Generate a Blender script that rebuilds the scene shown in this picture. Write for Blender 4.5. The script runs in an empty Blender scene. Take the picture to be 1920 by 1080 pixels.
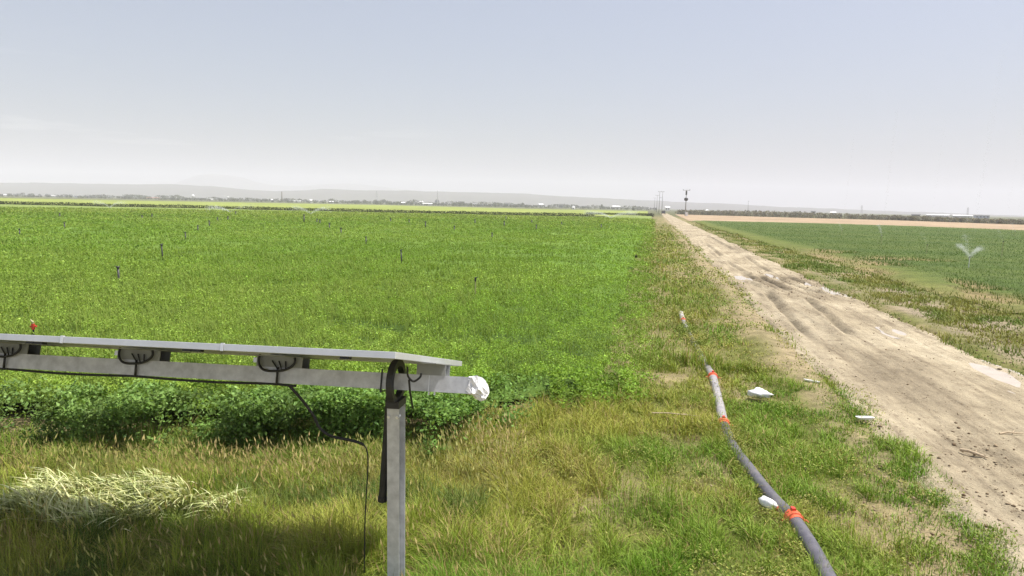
import bpy, math, random
import numpy as np
from mathutils import Vector, Matrix
R = math.radians
rng = np.random.default_rng(7)
random.seed(7)
scene = bpy.context.scene
col = scene.collection

# ------------------------------------------------------------------ camera model (photo is 1920 x 1080)
F, H, PITCH, ROLL = 1251.0, 2.95, R(7.08), math.atan(.0215)
def ray(px, py):
    x, y = (px - 960) / F, (540 - py) / F
    c, s = math.cos(ROLL), math.sin(ROLL)
    X, Y = c * x - s * y, s * x + c * y
    return Vector((X, math.cos(PITCH) + Y * math.sin(PITCH), -math.sin(PITCH) + Y * math.cos(PITCH)))
def at(px, py, z=0.0):                    # point on the level z seen at a pixel
    d = ray(px, py)
    return d * ((z - H) / d.z) + Vector((0, 0, H))
def atd(px, py, D):                       # point at forward distance D seen at a pixel
    d = ray(px, py)
    return d * (D / d.y) + Vector((0, 0, H))
RA = R(11.907)                            # bearing of the dirt road
RS, RC = math.sin(RA), math.cos(RA)
def uw2xy(u, w): return u * RC + w * RS, -u * RS + w * RC
def xy2uw(x, y): return x * RC - y * RS, x * RS + y * RC

# ------------------------------------------------------------------ tags and links
def tag(o, label=None, cat=None, group=None, kind=None):
    if label: o['label'] = label
    if cat: o['category'] = cat
    if group: o['group'] = group
    if kind: o['kind'] = kind
    return o
def empty(name, loc=(0, 0, 0), rz=0.0):
    o = bpy.data.objects.new(name, None)
    o.location = loc; o.rotation_euler = (0, 0, rz); o.empty_display_size = .2
    col.objects.link(o)
    return o
def mesh_obj(name, V, Fs, mat, parent=None, colors=None, smooth=False):
    """V (n,3); Fs list of int arrays (m,k); colors (n,3)"""
    me = bpy.data.meshes.new(name)
    V = np.asarray(V, np.float32)
    Fs = [np.asarray(f, np.int32) for f in Fs if len(f)]
    me.vertices.add(len(V)); me.vertices.foreach_set('co', V.ravel())
    loops = np.concatenate([f.ravel() for f in Fs])
    sizes = np.concatenate([np.full(len(f), f.shape[1], np.int32) for f in Fs])
    starts = np.concatenate([[0], np.cumsum(sizes)[:-1]]).astype(np.int32)
    me.loops.add(len(loops)); me.loops.foreach_set('vertex_index', loops)
    me.polygons.add(len(sizes)); me.polygons.foreach_set('loop_start', starts)
    me.polygons.foreach_set('loop_total', sizes)
    if smooth: me.polygons.foreach_set('use_smooth', np.ones(len(sizes), bool))
    if colors is not None:
        a = me.color_attributes.new('tint', 'FLOAT_COLOR', 'POINT')
        c = np.ones((len(V), 4), np.float32); c[:, :3] = colors
        a.data.foreach_set('color', c.ravel())
    me.update(); me.validate()
    me.materials.append(mat)
    o = bpy.data.objects.new(name, me)
    col.objects.link(o)
    if parent: o.parent = parent
    return o

class MB:                                  # small mesh builder for made things
    def __init__(s): s.v, s.f = [], []
    def add(s, vs, fs):
        n = len(s.v); s.v += [tuple(v) for v in vs]; s.f += [tuple(i + n for i in f) for f in fs]
    def box(s, c, sx, sy, sz, M=None):
        vs = [Vector((x * sx / 2, y * sy / 2, z * sz / 2)) for x in (-1, 1) for y in (-1, 1) for z in (-1, 1)]
        if M is not None: vs = [M @ v for v in vs]
        c = Vector(c)
        s.add([v + c for v in vs], [(0, 1, 3, 2), (4, 6, 7, 5), (0, 4, 5, 1), (2, 3, 7, 6), (0, 2, 6, 4), (1, 5, 7, 3)])
    def tube(s, pts, r, n=8, cap=True):
        pts = [Vector(p) for p in pts]
        rs = r if hasattr(r, '__len__') else [r] * len(pts)
        base = len(s.v); up = Vector((0, 0, 1)); prev = None
        for i, p in enumerate(pts):
            d = (pts[min(i + 1, len(pts) - 1)] - pts[max(i - 1, 0)]).normalized()
            if prev is None:
                a = up if abs(d.z) < .9 else Vector((1, 0, 0))
                e1 = d.cross(a).normalized()
            else:
                e1 = (prev - d * prev.dot(d)).normalized()
            prev = e1; e2 = d.cross(e1)
            for k in range(n):
                t = 2 * math.pi * k / n
                s.v.append(tuple(p + (e1 * math.cos(t) + e2 * math.sin(t)) * rs[i]))
        for i in range(len(pts) - 1):
            for k in range(n):
                a, b = base + i * n + k, base + i * n + (k + 1) % n
                s.f.append((a, b, b + n, a + n))
        if cap:
            s.f.append(tuple(base + k for k in range(n))[::-1])
            s.f.append(tuple(base + (len(pts) - 1) * n + k for k in range(n)))
    def blob(s, c, rx, ry, rz, amp=.2, seg=10, rings=7, seed=0, flat=None):
        rr = random.Random(seed); base = len(s.v); c = Vector(c)
        ph = [rr.uniform(0, 6.28) for _ in range(6)]
        for i in range(rings + 1):
            th = math.pi * i / rings
            for k in range(seg):
                f = 2 * math.pi * k / seg
                d = Vector((math.sin(th) * math.cos(f), math.sin(th) * math.sin(f), math.cos(th)))
                q = 1 + amp * (math.sin(3 * d.x + ph[0]) * math.sin(4 * d.y + ph[1]) + .6 * math.sin(7 * d.z + ph[2] + 5 * d.x) + rr.uniform(-.25, .25) * math.sin(th))
                z = d.z * rz * q
                if flat is not None: z = max(z, flat)
                s.v.append(tuple(c + Vector((d.x * rx * q, d.y * ry * q, z))))
        for i in range(rings):
            for k in range(seg):
                a, b = base + i * seg + k, base + i * seg + (k + 1) % seg
                s.f.append((a, a + seg, b + seg, b))
    def build(s, name, mat, parent=None, smooth=False, bevel=0, origin=None):
        me = bpy.data.meshes.new(name)
        v = s.v if origin is None else [(a[0] - origin[0], a[1] - origin[1], a[2] - origin[2]) for a in s.v]
        me.from_pydata(v, [], s.f); me.validate(); me.update()
        if smooth: me.polygons.foreach_set('use_smooth', np.ones(len(me.polygons), bool))
        me.materials.append(mat)
        o = bpy.data.objects.new(name, me); col.objects.link(o)
        if parent: o.parent = parent
        if origin is not None: o.location = origin
        if bevel:
            m = o.modifiers.new('bevel', 'BEVEL'); m.width = bevel; m.segments = 2; m.limit_method = 'ANGLE'
        return o

# ------------------------------------------------------------------ numpy noise
def vnoise(x, y, seed=0):
    x = np.asarray(x, float); y = np.asarray(y, float)
    xi, yi = np.floor(x).astype(np.int64), np.floor(y).astype(np.int64)
    fx, fy = x - xi, y - yi
    fx, fy = fx * fx * (3 - 2 * fx), fy * fy * (3 - 2 * fy)
    def h(a, b):
        n = (a * 374761393 + b * 668265263 + seed * 1442695041) & 0x7fffffff
        n = ((n ^ (n >> 13)) * 1274126177) & 0x7fffffff
        return ((n ^ (n >> 16)) & 0xffff) / 65535.0
    return (h(xi, yi) * (1 - fx) + h(xi + 1, yi) * fx) * (1 - fy) + (h(xi, yi + 1) * (1 - fx) + h(xi + 1, yi + 1) * fx) * fy
def fbm(x, y, seed=0, oct=3):
    s, a, t = 0, 1, 0
    for k in range(oct):
        s = s + a * vnoise(x * 2 ** k, y * 2 ** k, seed + k); t += a; a *= .5
    return s / t                             # 0..1
def sstep(a, b, x):
    t = np.clip((x - a) / (b - a), 0, 1); return t * t * (3 - 2 * t)

# ------------------------------------------------------------------ materials
def new_mat(name):
    m = bpy.data.materials.new(name); m.use_nodes = True
    nt = m.node_tree
    return m, nt, nt.nodes, nt.links, nt.nodes['Principled BSDF']
def ramp(nt, fac, stops):
    r = nt.nodes.new('ShaderNodeValToRGB')
    e = r.color_ramp.elements
    e[0].position, e[0].color = stops[0][0], (*stops[0][1], 1)
    e[1].position, e[1].color = stops[-1][0], (*stops[-1][1], 1)
    for p, c in stops[1:-1]:
        q = e.new(p); q.color = (*c, 1)
    nt.links.new(fac, r.inputs[0]); return r.outputs[0]
def noise(nt, scale, detail=4, rough=.6, coord=None, mscale=None, rot=None):
    n = nt.nodes.new('ShaderNodeTexNoise'); n.inputs['Scale'].default_value = scale
    n.inputs['Detail'].default_value = detail; n.inputs['Roughness'].default_value = rough
    if coord is not None:
        if mscale or rot:
            mp = nt.nodes.new('ShaderNodeMapping')
            if mscale: mp.inputs['Scale'].default_value = mscale
            if rot: mp.inputs['Rotation'].default_value = rot
            nt.links.new(coord, mp.inputs[0]); coord = mp.outputs[0]
        nt.links.new(coord, n.inputs['Vector'])
    return n.outputs[0]
def math_node(nt, op, a, b=None):
    m = nt.nodes.new('ShaderNodeMath'); m.operation = op
    for i, q in enumerate((a, b)):
        if q is None: continue
        if hasattr(q, 'links'): nt.links.new(q, m.inputs[i])
        else: m.inputs[i].default_value = q
    return m.outputs[0]
def mixc(nt, fac, a, b, mode='MIX'):
    m = nt.nodes.new('ShaderNodeMix'); m.data_type = 'RGBA'; m.blend_type = mode
    for i, q in ((0, fac), (6, a), (7, b)):
        if hasattr(q, 'links'): nt.links.new(q, m.inputs[i])
        else: m.inputs[i].default_value = q if i == 0 else (*q, 1)
    return m.outputs[2]
def attr(nt, name='tint'):
    a = nt.nodes.new('ShaderNodeAttribute'); a.attribute_name = name; return a.outputs['Color']
def bump(nt, bsdf, h, strength=.5, dist=.02):
    b = nt.nodes.new('ShaderNodeBump'); b.inputs['Strength'].default_value = strength; b.inputs['Distance'].default_value = dist
    nt.links.new(h, b.inputs['Height']); nt.links.new(b.outputs[0], bsdf.inputs['Normal'])
def geo_pos(nt): return nt.nodes.new('ShaderNodeNewGeometry').outputs['Position']
def obj_co(nt): return nt.nodes.new('ShaderNodeTexCoord').outputs['Object']

def leaf_mat(name, trans=.28, rough=.6, spec=.12):
    m, nt, N, L, b = new_mat(name)
    c = attr(nt)
    L.new(c, b.inputs['Base Color']); b.inputs['Roughness'].default_value = rough
    b.inputs['Specular IOR Level'].default_value = spec
    t = N.new('ShaderNodeBsdfTranslucent')
    tc = mixc(nt, 1.0, c, (1.25, 1.2, .6), 'MULTIPLY'); L.new(tc, t.inputs[0])
    mx = N.new('ShaderNodeMixShader'); mx.inputs[0].default_value = trans
    L.new(b.outputs[0], mx.inputs[1]); L.new(t.outputs[0], mx.inputs[2])
    L.new(mx.outputs[0], N['Material Output'].inputs[0])
    return m
M_LEAF = leaf_mat('leaf'); M_GRASS = leaf_mat('grass_blade', .16, .55, .15)

def tinted(name, rough=.9, nscale=6.0, amount=.35, bstr=.6, bdist=.03, fine=40.0):
    """vertex tint broken up by procedural noise"""
    m, nt, N, L, b = new_mat(name)
    c = attr(nt); p = geo_pos(nt)
    n1 = noise(nt, nscale, 6, .65, p); n2 = noise(nt, fine, 4, .7, p)
    k = ramp(nt, n1, [(.3, (1 - amount,) * 3), (.7, (1 + amount,) * 3)])
    c2 = mixc(nt, 1.0, c, k, 'MULTIPLY')
    k2 = ramp(nt, n2, [(.3, (.78,) * 3), (.7, (1.2,) * 3)])
    c3 = mixc(nt, 1.0, c2, k2, 'MULTIPLY')
    L.new(c3, b.inputs['Base Color']); b.inputs['Roughness'].default_value = rough
    b.inputs['Specular IOR Level'].default_value = .15
    bump(nt, b, math_node(nt, 'ADD', n1, math_node(nt, 'MULTIPLY', n2, .5)), bstr, bdist)
    return m

def road_mat():
    m, nt, N, L, b = new_mat('packed_dirt')
    p = geo_pos(nt)
    rot = N.new('ShaderNodeVectorRotate'); rot.rotation_type = 'Z_AXIS'
    L.new(p, rot.inputs['Vector']); rot.inputs['Angle'].default_value = RA
    q = rot.outputs[0]                                       # x across the road, y along it
    big = noise(nt, .55, 5, .6, q, (1, .5, 1))
    streak = noise(nt, 1.0, 6, .65, q, (5.5, .30, 1))
    mid = noise(nt, 3.5, 6, .65, q, (1, .75, 1))
    fine = noise(nt, 28, 5, .7, q)
    base = ramp(nt, big, [(.3, (.222, .184, .127)), (.48, (.335, .284, .198)), (.7, (.455, .395, .286))])
    st = ramp(nt, streak, [(.33, (.62, .59, .57)), (.45, (.92, .91, .90)), (.66, (1.2, 1.2, 1.19))])
    c = mixc(nt, .85, base, st, 'MULTIPLY')
    md = ramp(nt, mid, [(.3, (.70, .68, .66)), (.5, (1, 1, 1)), (.72, (1.13, 1.12, 1.1))])
    c = mixc(nt, .8, c, md, 'MULTIPLY')
    fn = ramp(nt, fine, [(.3, (.8, .8, .8)), (.65, (1.12, 1.12, 1.12))])
    c = mixc(nt, .8, c, fn, 'MULTIPLY')
    spk = noise(nt, 7.5, 5, .75, q, (1, .8, 1))
    c = mixc(nt, .9, c, ramp(nt, spk, [(.33, (.52, .48, .45)), (.42, (1, 1, 1)), (.62, (1, 1, 1)), (.72, (1.22, 1.22, 1.22))]), 'MULTIPLY')
    c = mixc(nt, 1.0, c, attr(nt), 'MULTIPLY')
    L.new(c, b.inputs['Base Color']); b.inputs['Roughness'].default_value = .92
    b.inputs['Specular IOR Level'].default_value = .15
    h = math_node(nt, 'ADD', math_node(nt, 'MULTIPLY', mid, 1.0), math_node(nt, 'MULTIPLY', fine, .4))
    bump(nt, b, math_node(nt, 'ADD', h, math_node(nt, 'MULTIPLY', spk, .8)), 1.0, .06)
    return m
M_ROAD = road_mat()
M_SOIL = tinted('verge_soil', .95, 3.0, .35, .8, .05, 30)
M_FAR = tinted('far_soil', .95, .08, .25, .2, .1, .6)
M_CANOPY = tinted('crop_canopy', .8, 1.2, .3, .9, .15, 9)
M_CLOD = tinted('clod_soil', .95, 20, .25, .6, .01, 90)

def plain(name, color, rough=.5, metal=0, nscale=12, var=.15, bstr=.1, bdist=.005, spec=.5):
    m, nt, N, L, b = new_mat(name)
    n = noise(nt, nscale, 5, .6, obj_co(nt))
    lo = tuple(c * (1 - var) for c in color); hi = tuple(min(1, c * (1 + var)) for c in color)
    L.new(ramp(nt, n, [(.3, lo), (.7, hi)]), b.inputs['Base Color'])
    b.inputs['Roughness'].default_value = rough; b.inputs['Metallic'].default_value = metal
    b.inputs['Specular IOR Level'].default_value = spec
    if bstr: bump(nt, b, n, bstr, bdist)
    return m
M_GALV = plain('galvanised_steel', (.56, .57, .60), .5, .3, 14, .2, .08, .002)
M_ALU = plain('anodised_aluminium', (.62, .64, .66), .42, .4, 6, .06, .03, .001)
M_GLASS = plain('panel_glass', (.012, .016, .035), .12, 0, 8, .2, 0)
M_BACK = plain('panel_backsheet', (.55, .55, .55), .6, 0, 4, .1, 0)
M_RUB = plain('black_rubber', (.018, .018, .02), .55, 0, 20, .3, .05, .002)
M_DARK = plain('dark_paint', (.03, .03, .033), .5, 0, 15, .3, .05, .002)
M_BAG = plain('white_plastic', (.82, .82, .83), .35, 0, 25, .05, .35, .006)
M_WOOD = plain('pale_wood', (.42, .33, .22), .8, 0, 40, .25, .2, .003)
M_ORANGE = plain('orange_coupling', (.62, .11, .045), .55, 0, 18, .3, .08, .003)
M_RED = plain('red_plastic', (.55, .05, .03), .45, 0, 18, .15, 0)
M_BRASS = plain('straw_riser', (.35, .33, .16), .5, 0, 18, .15, 0)
M_STEELPOLE = plain('grey_pole', (.30, .30, .31), .6, .2, 3, .15, 0)
M_SADDLE = plain('dull_galvanised', (.30, .31, .30), .65, .2, 10, .15, .05, .002)
M_CLAMP = plain('bright_clamp', (.78, .79, .8), .3, .5, 9, .05, 0)

def pipe_mat():
    m, nt, N, L, b = new_mat('grey_pipe')
    p = geo_pos(nt)
    n = noise(nt, 7, 6, .7, p); n2 = noise(nt, 45, 3, .6, p)
    c = ramp(nt, n, [(.30, (.115, .115, .13)), (.5, (.175, .172, .19)), (.62, (.21, .2, .2)), (.78, (.33, .29, .23))])
    c = mixc(nt, .5, c, ramp(nt, n2, [(.35, (.75,) * 3), (.65, (1.15,) * 3)]), 'MULTIPLY')
    c = mixc(nt, 1.0, c, attr(nt), 'MULTIPLY')
    L.new(c, b.inputs['Base Color']); b.inputs['Roughness'].default_value = .5
    b.inputs['Specular IOR Level'].default_value = .4
    bump(nt, b, n, .15, .01)
    return m
M_PIPE = pipe_mat()

def water_mat():
    m, nt, N, L, b = new_mat('muddy_water')
    p = geo_pos(nt)
    n = noise(nt, 2.0, 4, .5, p)
    L.new(ramp(nt, n, [(.3, (.40, .34, .27)), (.7, (.50, .43, .35))]), b.inputs['Base Color'])
    b.inputs['Roughness'].default_value = .06; b.inputs['IOR'].default_value = 1.33
    bump(nt, b, noise(nt, 9, 2, .5, p), .03, .01)
    return m
M_WATER = water_mat()
def spray_mat():
    m, nt, N, L, b = new_mat('water_droplets')
    n = noise(nt, 3, 3, .5, obj_co(nt))
    L.new(ramp(nt, n, [(.3, (.8, .83, .85)), (.7, (.9, .92, .93))]), b.inputs['Base Color'])
    b.inputs['Roughness'].default_value = .2
    t = N.new('ShaderNodeBsdfTranslucent'); t.inputs[0].default_value = (.9, .92, .93, 1)
    mx = N.new('ShaderNodeMixShader'); mx.inputs[0].default_value = .5
    L.new(b.outputs[0], mx.inputs[1]); L.new(t.outputs[0], mx.inputs[2])
    tr = N.new('ShaderNodeBsdfTransparent'); m2 = N.new('ShaderNodeMixShader'); m2.inputs[0].default_value = .45
    L.new(tr.outputs[0], m2.inputs[1]); L.new(mx.outputs[0], m2.inputs[2])
    L.new(m2.outputs[0], N['Material Output'].inputs[0])
    return m
M_SPRAY = spray_mat()

# ------------------------------------------------------------------ world, sun, haze
SUN_EL, SUN_AZ = R(67), R(82)              # azimuth measured clockwise from the view direction (+Y)
world = bpy.data.worlds.new('World'); scene.world = world; world.use_nodes = True
wn, wl = world.node_tree.nodes, world.node_tree.links
bg = wn['Background']
sky = wn.new('ShaderNodeTexSky'); sky.sky_type = 'NISHITA'; sky.sun_disc = False
sky.sun_elevation = SUN_EL; sky.sun_rotation = SUN_AZ
sky.altitude = 200; sky.air_density = 1.0; sky.dust_density = 5.6; sky.ozone_density = 3.6
# thin streaks of cirrus low in the sky
wnt = world.node_tree
tc = wn.new('ShaderNodeTexCoord').outputs['Generated']
cn = noise(wnt, 2.2, 5, .55, tc, (1.3, 1.3, 13))
cm = ramp(wnt, cn, [(.57, (0, 0, 0)), (.74, (1, 1, 1))])
sep = wn.new('ShaderNodeSeparateXYZ'); wl.new(tc, sep.inputs[0])
band = ramp(wnt, sep.outputs[2], [(.015, (0, 0, 0)), (.05, (1, 1, 1)), (.10, (1, 1, 1)), (.2, (0, 0, 0))])
cf = math_node(wnt, 'MULTIPLY', math_node(wnt, 'MULTIPLY', math_node(wnt, 'MULTIPLY', cm, band), math_node(wnt, 'MULTIPLY', ramp(wnt, math_node(wnt, 'MULTIPLY', sep.outputs[0], -1.1), [(.0, (.06,) * 3), (.5, (1, 1, 1))]), 1.0)), .42)
veil = mixc(wnt, .38, sky.outputs[0], (3.9, 3.9, 4.5))     # thin even layer of high haze
skyc = mixc(wnt, cf, veil, (7.0, 6.9, 6.9))
wl.new(skyc, bg.inputs['Color'])
bg.inputs['Strength'].default_value = .120
sun_l = bpy.data.lights.new('sun', 'SUN'); sun_l.energy = 5.0; sun_l.angle = R(.55); sun_l.color = (1, .95, .86)
sun = bpy.data.objects.new('sun', sun_l); col.objects.link(sun)
sd = Vector((math.sin(SUN_AZ) * math.cos(SUN_EL), math.cos(SUN_AZ) * math.cos(SUN_EL), math.sin(SUN_EL)))
sun.rotation_euler = (-sd).to_track_quat('-Z', 'Y').to_euler(); sun.location = (20, 0, 60)

HAZE_R, HAZE_TOP, HAZE_D = 6600, 240, .00033
hz = MB(); hz.box((0, 0, (HAZE_TOP - 2) / 2), HAZE_R * 2, HAZE_R * 2, HAZE_TOP + 2)
hm = bpy.data.materials.new('haze_air'); hm.use_nodes = True
hm.node_tree.nodes.remove(hm.node_tree.nodes['Principled BSDF'])
pv = hm.node_tree.nodes.new('ShaderNodeVolumePrincipled')
pv.inputs['Color'].default_value = (.93, .935, 1.0, 1); pv.inputs['Density'].default_value = HAZE_D
pv.inputs['Anisotropy'].default_value = .0
hm.node_tree.links.new(pv.outputs[0], hm.node_tree.nodes['Material Output'].inputs['Volume'])
tag(hz.build('haze', hm), 'pale dusty haze hanging over the whole plain', 'haze', kind='stuff')

# ------------------------------------------------------------------ field layout (u across the road, w along it)
ROAD_L, ROAD_R = 3.1, 6.75
def crop_near_y(x):                        # near edge of the green crop, y as a function of x
    return np.interp(x, [-300, -40, -12, -6, -2.6, -.9, -.1, 1.7, 3], [-20, 4.6, 6.7, 7.2, 7.4, 7.7, 8.8, 9.8, 10.2])
def crop_edge_u(w): return -.12 + .55 * (fbm(w * .35, w * 0 + 3, 5) - .5) + .5 * (fbm(w * 1.9, w * 0 + 3, 6) - .5)
def crop_far_y(x):
    u, w = xy2uw(x, 190.0)
    return np.where(np.asarray(x) < 24, 181 + .02 * np.asarray(x), 226)
def in_crop(x, y, m=0.0):
    u, w = xy2uw(x, y)
    return (y > crop_near_y(x) + m + .25 * (fbm(x * 1.3, y * 0 + 1, 9) - .5)) & (u < crop_edge_u(w) - m) & (y < crop_far_y(x) - m)
def canopy_h(x, y):
    u, w = xy2uw(x, y)
    h = .42 + .16 * (fbm(x * .5, y * .5, 21) - .5) + .10 * (fbm(x * .06, y * .06, 22) - .5)
    h = h + .26 * np.exp(-((y - crop_near_y(x)) / 1.2) ** 2) * sstep(.9, -.6, x) * (.55 + .7 * fbm(x * .9, y * 0 + 2, 29))       # taller leafy edge
    h = h - .30 * sstep(.57, .65, fbm(x * .35, y * .9, 27) * .6 + fbm(x * 1.5, y * 2.4, 28) * .4) * sstep(120, 60, y)
    return np.where(u > -3, h - .06, h) * (1 - .55 * sstep(-1.3, .1, u))
# dirt road relief
def road_edges(w):
    l = ROAD_L + .5 * (fbm(w * .22, w * 0 + 7, 31) - .5) + .16 * (vnoise(w * 1.7, w * 0 + 2, 33) - .5)
    r = ROAD_R + .5 * (fbm(w * .2, w * 0 + 9, 35) - .5) + .2 * (vnoise(w * 1.5, w * 0 + 4, 37) - .5)
    return l, r
PUDDLES = [                                # centre u, w, half length along w, half width, label, category
    (6.36, 13.7, 1.15, .30, 'pale puddle at the right road edge, biggest and nearest of the water patches', .0),
    (6.0, 18.0, .75, .24, 'small shallow puddle on the far half of the road near the grass', .3),
    (3.75, 30.8, 1.5, .26, 'bright twin puddle on the left side of the rutted stretch', .1),
    (6.55, 26.8, 2.4, .30, 'long puddle in the muddy rut at the right road edge', -.1),
    (5.2, 32.0, 1.3, .2, 'thin puddle in the middle of the rutted stretch', .1),
]
RUTS = [(4.05, 25.5, 3.65, 16.0), (5.25, 24.8, 4.7, 17.0), (5.95, 31.5, 6.55, 25.3), (5.2, 32, 6.1, 25.6), (4.6, 31.5, 5.05, 26.5), (4.15, 38, 4.3, 30), (5.7, 44, 5.5, 34), (4.4, 62, 4.2, 44), (5.9, 80, 5.8, 52)]
def rut_mask(u, w, wd=.11):
    m = 0 * u
    for (u0, w0, u1, w1) in RUTS:
        t = (w - w0) / (w1 - w0); c = u0 + (u1 - u0) * t + .10 * (fbm(w * .8, w * 0 + u0, 55) - .5)
        m = np.maximum(m, np.exp(-((u - c) / wd) ** 2) * sstep(-.04, .12, t) * sstep(1.04, .88, t) * (.35 + fbm(u * 2 + u0, w * 1.3, 56)))
    return m
def road_z(u, w):
    l, r = road_edges(w)
    wob = .45 * (fbm(w * .09, w * 0 + 5, 41) - .5)
    z = .035 + .05 * (fbm(u * 1.1, w * .22, 43) - .5) + .030 * (fbm(u * 4.2 + wob * 3, w * .55, 45) - .5) + .016 * (fbm(u * 9, w * 6, 47, 2) - .5)
    for c in (3.9, 5.75): z = z - .035 * np.exp(-((u - c - wob) / .26) ** 2)             # wheel tracks
    rut = np.exp(-((w - 28.5) / 3.8) ** 2)                                              # churned stretch
    z = z + rut * .24 * (fbm((u + .12 * w) * 3.6, w * .32, 49) - .5) * sstep(3.2, 4.0, u)
    z = z - .085 * rut_mask(u, w) + .05 * rut_mask(u + .22, w, .10) + .04 * rut_mask(u - .22, w, .10)
    near = np.exp(-((u - 4.05 - .10 * (w - 8)) / .35) ** 2) * sstep(10.5, 9, w)         # clodded ridge close by
    z = z + near * .10 * (fbm(u * 7, w * 5, 51) - .35)
    for (pu, pw, a, b, _, sl) in PUDDLES:
        d = ((u - pu - sl * .12 * (w - pw)) / b) ** 2 + ((w - pw) / a) ** 2
        mk = sstep(2.2, .7, d)
        z = z * (1 - mk) + mk * (.012 + .022 * (d - .55) + .035 * (fbm(u * 3.2, w * .9, 53) - .5))
    edge = np.minimum(u - l, r - u)
    return z - .16 * sstep(.12, -.45, edge)

# ground: one sheet to the horizon
def lines(neg, fine, pos): return np.array(sorted(set([round(float(q), 4) for q in list(neg) + list(fine) + list(pos)])))
gu = lines([-6000, -3000, -1500, -700, -300, -150, -80, -45, -25, -16], np.arange(-12, 14.01, .22), [16, 20, 28, 45, 80, 150, 300, 700, 1500, 3000, 6000])
fw = [2.0]
while fw[-1] < 420: fw.append(fw[-1] * 1.018 + .03)
gw = lines([-6000, -3000, -1000, -300, -100, -30, -10, -2, .5], fw, [520, 700, 1000, 1500, 2200, 3300, 4500, 6000])
U, W = np.meshgrid(gu, gw)
X, Y = uw2xy(U, W)
Z = .10 * (fbm(U * .8, W * .8, 61) - .5) + .05 * (fbm(U * 3, W * 3, 63) - .5)
near_m = sstep(60, 30, np.abs(U)) * sstep(500, 300, np.abs(W))
lz, rz_ = road_edges(W)
bank = .10 * np.exp(-((U - 2.55) / .45) ** 2) * (.4 + fbm(U * 2.1, W * .5, 65)) * sstep(120, 60, W) * sstep(8.5, 12, W)
bank = bank + .10 * np.exp(-((U - 7.3) / .5) ** 2) * fbm(U * 2, W * .5, 66)
Z = (Z + bank) * near_m + .01
road_m = sstep(-.05, .30, np.minimum(U - lz, rz_ - U))
Z = Z * (1 - road_m) - .16 * road_m
crop_m = in_crop(X, Y, -.1)
Z = np.where(crop_m & (np.abs(U) > 14), -.05, Z)
n1 = fbm(U * .9, W * .5, 67); n2 = fbm(U * .2, W * .2, 68)
C = np.empty(U.shape + (3,))
soil = np.array([.25, .205, .11]); olive = np.array([.125, .130, .035]); farc = np.array([.10, .105, .05]); greyt = np.array([.26, .215, .15])
k = sstep(.35, .65, n1)[..., None]
C[:] = soil * k + olive * (1 - k)
kr = (sstep(6.9, 7.6, U) * sstep(10.5, 9.2, U) * sstep(40, 24, W) * sstep(.35, .6, n1 * .5 + n2 * .5))[..., None]
C[:] = C * (1 - kr) + greyt * kr
kl = (np.exp(-((U - 2.75) / .35) ** 2) * .7)[..., None]
C[:] = C * (1 - kl) + np.array([.30, .24, .15]) * kl
kf = sstep(180, 320, np.hypot(U, W))[..., None]
C[:] = C * (1 - kf) + farc * kf
nu, nw = len(gu), len(gw)
idx = np.arange(nu * nw).reshape(nw, nu)
quads = np.stack([idx[:-1, :-1], idx[:-1, 1:], idx[1:, 1:], idx[1:, :-1]], -1).reshape(-1, 4)
g = mesh_obj('ground', np.stack([X, Y, Z], -1).reshape(-1, 3), [quads], M_SOIL, colors=C.reshape(-1, 3), smooth=True)
tag(g, 'flat dry soil of the plain showing between grass and fields', 'ground', kind='structure')

# dirt road sheet
ru = np.arange(2.3, 7.7, .05)
rw = [3.0]
while rw[-1] < 400: rw.append(rw[-1] * 1.0065 + .012)
rw = np.array(rw)
U, W = np.meshgrid(ru, rw)
X, Y = uw2xy(U, W); Z = road_z(U, W)
tintn = 1 + 0 * U
rutd = np.exp(-((W - 28.5) / 4.5) ** 2) * sstep(.42, .6, fbm((U + .12 * W) * 2.4, W * .3, 71)) * sstep(3.4, 4.2, U)
tintn = tintn - .38 * rutd
for c in (3.75, 4.25, 5.65): tintn = tintn - (.10 + .12 * sstep(13, 20, W)) * np.exp(-((U - c - .45 * (fbm(W * .09, W * 0 + 5, 41) - .5)) / .10) ** 2) * sstep(.45, .6, fbm(W * .25, U * .5, 73 + int(c * 4)))
tintn = tintn + .10 * sstep(.5, .7, fbm(U * .5, W * .15, 75))
tintn = tintn - (.24 + .24 * sstep(14, 18, W) * sstep(48, 34, W)) * rut_mask(U, W, .10)
nr = np.exp(-((U - 4.0 - .10 * (W - 8)) / .5) ** 2) * sstep(11, 9, W) * sstep(.4, .6, fbm(U * 5, W * 4, 77))
tintn = tintn - .25 * nr
Cc = np.stack([tintn, tintn * (1 - .03 * rutd), tintn * (1 - .06 * rutd)], -1)
nu, nw = len(ru), len(rw)
idx = np.arange(nu * nw).reshape(nw, nu)
quads = np.stack([idx[:-1, :-1], idx[:-1, 1:], idx[1:, 1:], idx[1:, :-1]], -1).reshape(-1, 4)
o = mesh_obj('dirt_road', np.stack([X, Y, Z], -1).reshape(-1, 3), [quads], M_ROAD, colors=Cc.reshape(-1, 3), smooth=True)
tag(o, 'rutted pale dirt road running straight to the horizon', 'road', kind='structure')

# puddles
for i, (pu, pw, a, b, lab, sl) in enumerate(PUDDLES):
    n = 40; vs = [(0, 0)]
    for k in range(n):
        t = 2 * math.pi * k / n
        rr = 1.45 + .22 * math.sin(2 * t + i) + .14 * math.sin(5 * t + 2 * i) + .08 * math.sin(9 * t + i * 3)
        dw = math.sin(t) * a * rr
        vs.append((math.cos(t) * b * rr + sl * .12 * dw, dw))
    P = []
    for (du, dw) in vs:
        x, y = uw2xy(pu + du, pw + dw); P.append((x, y, .012))
    fs = [(0, 1 + k, 1 + (k + 1) % n) for k in range(n)]
    tag(mesh_obj('puddle', P, [fs], M_WATER), lab, 'puddle', kind='structure')

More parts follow.
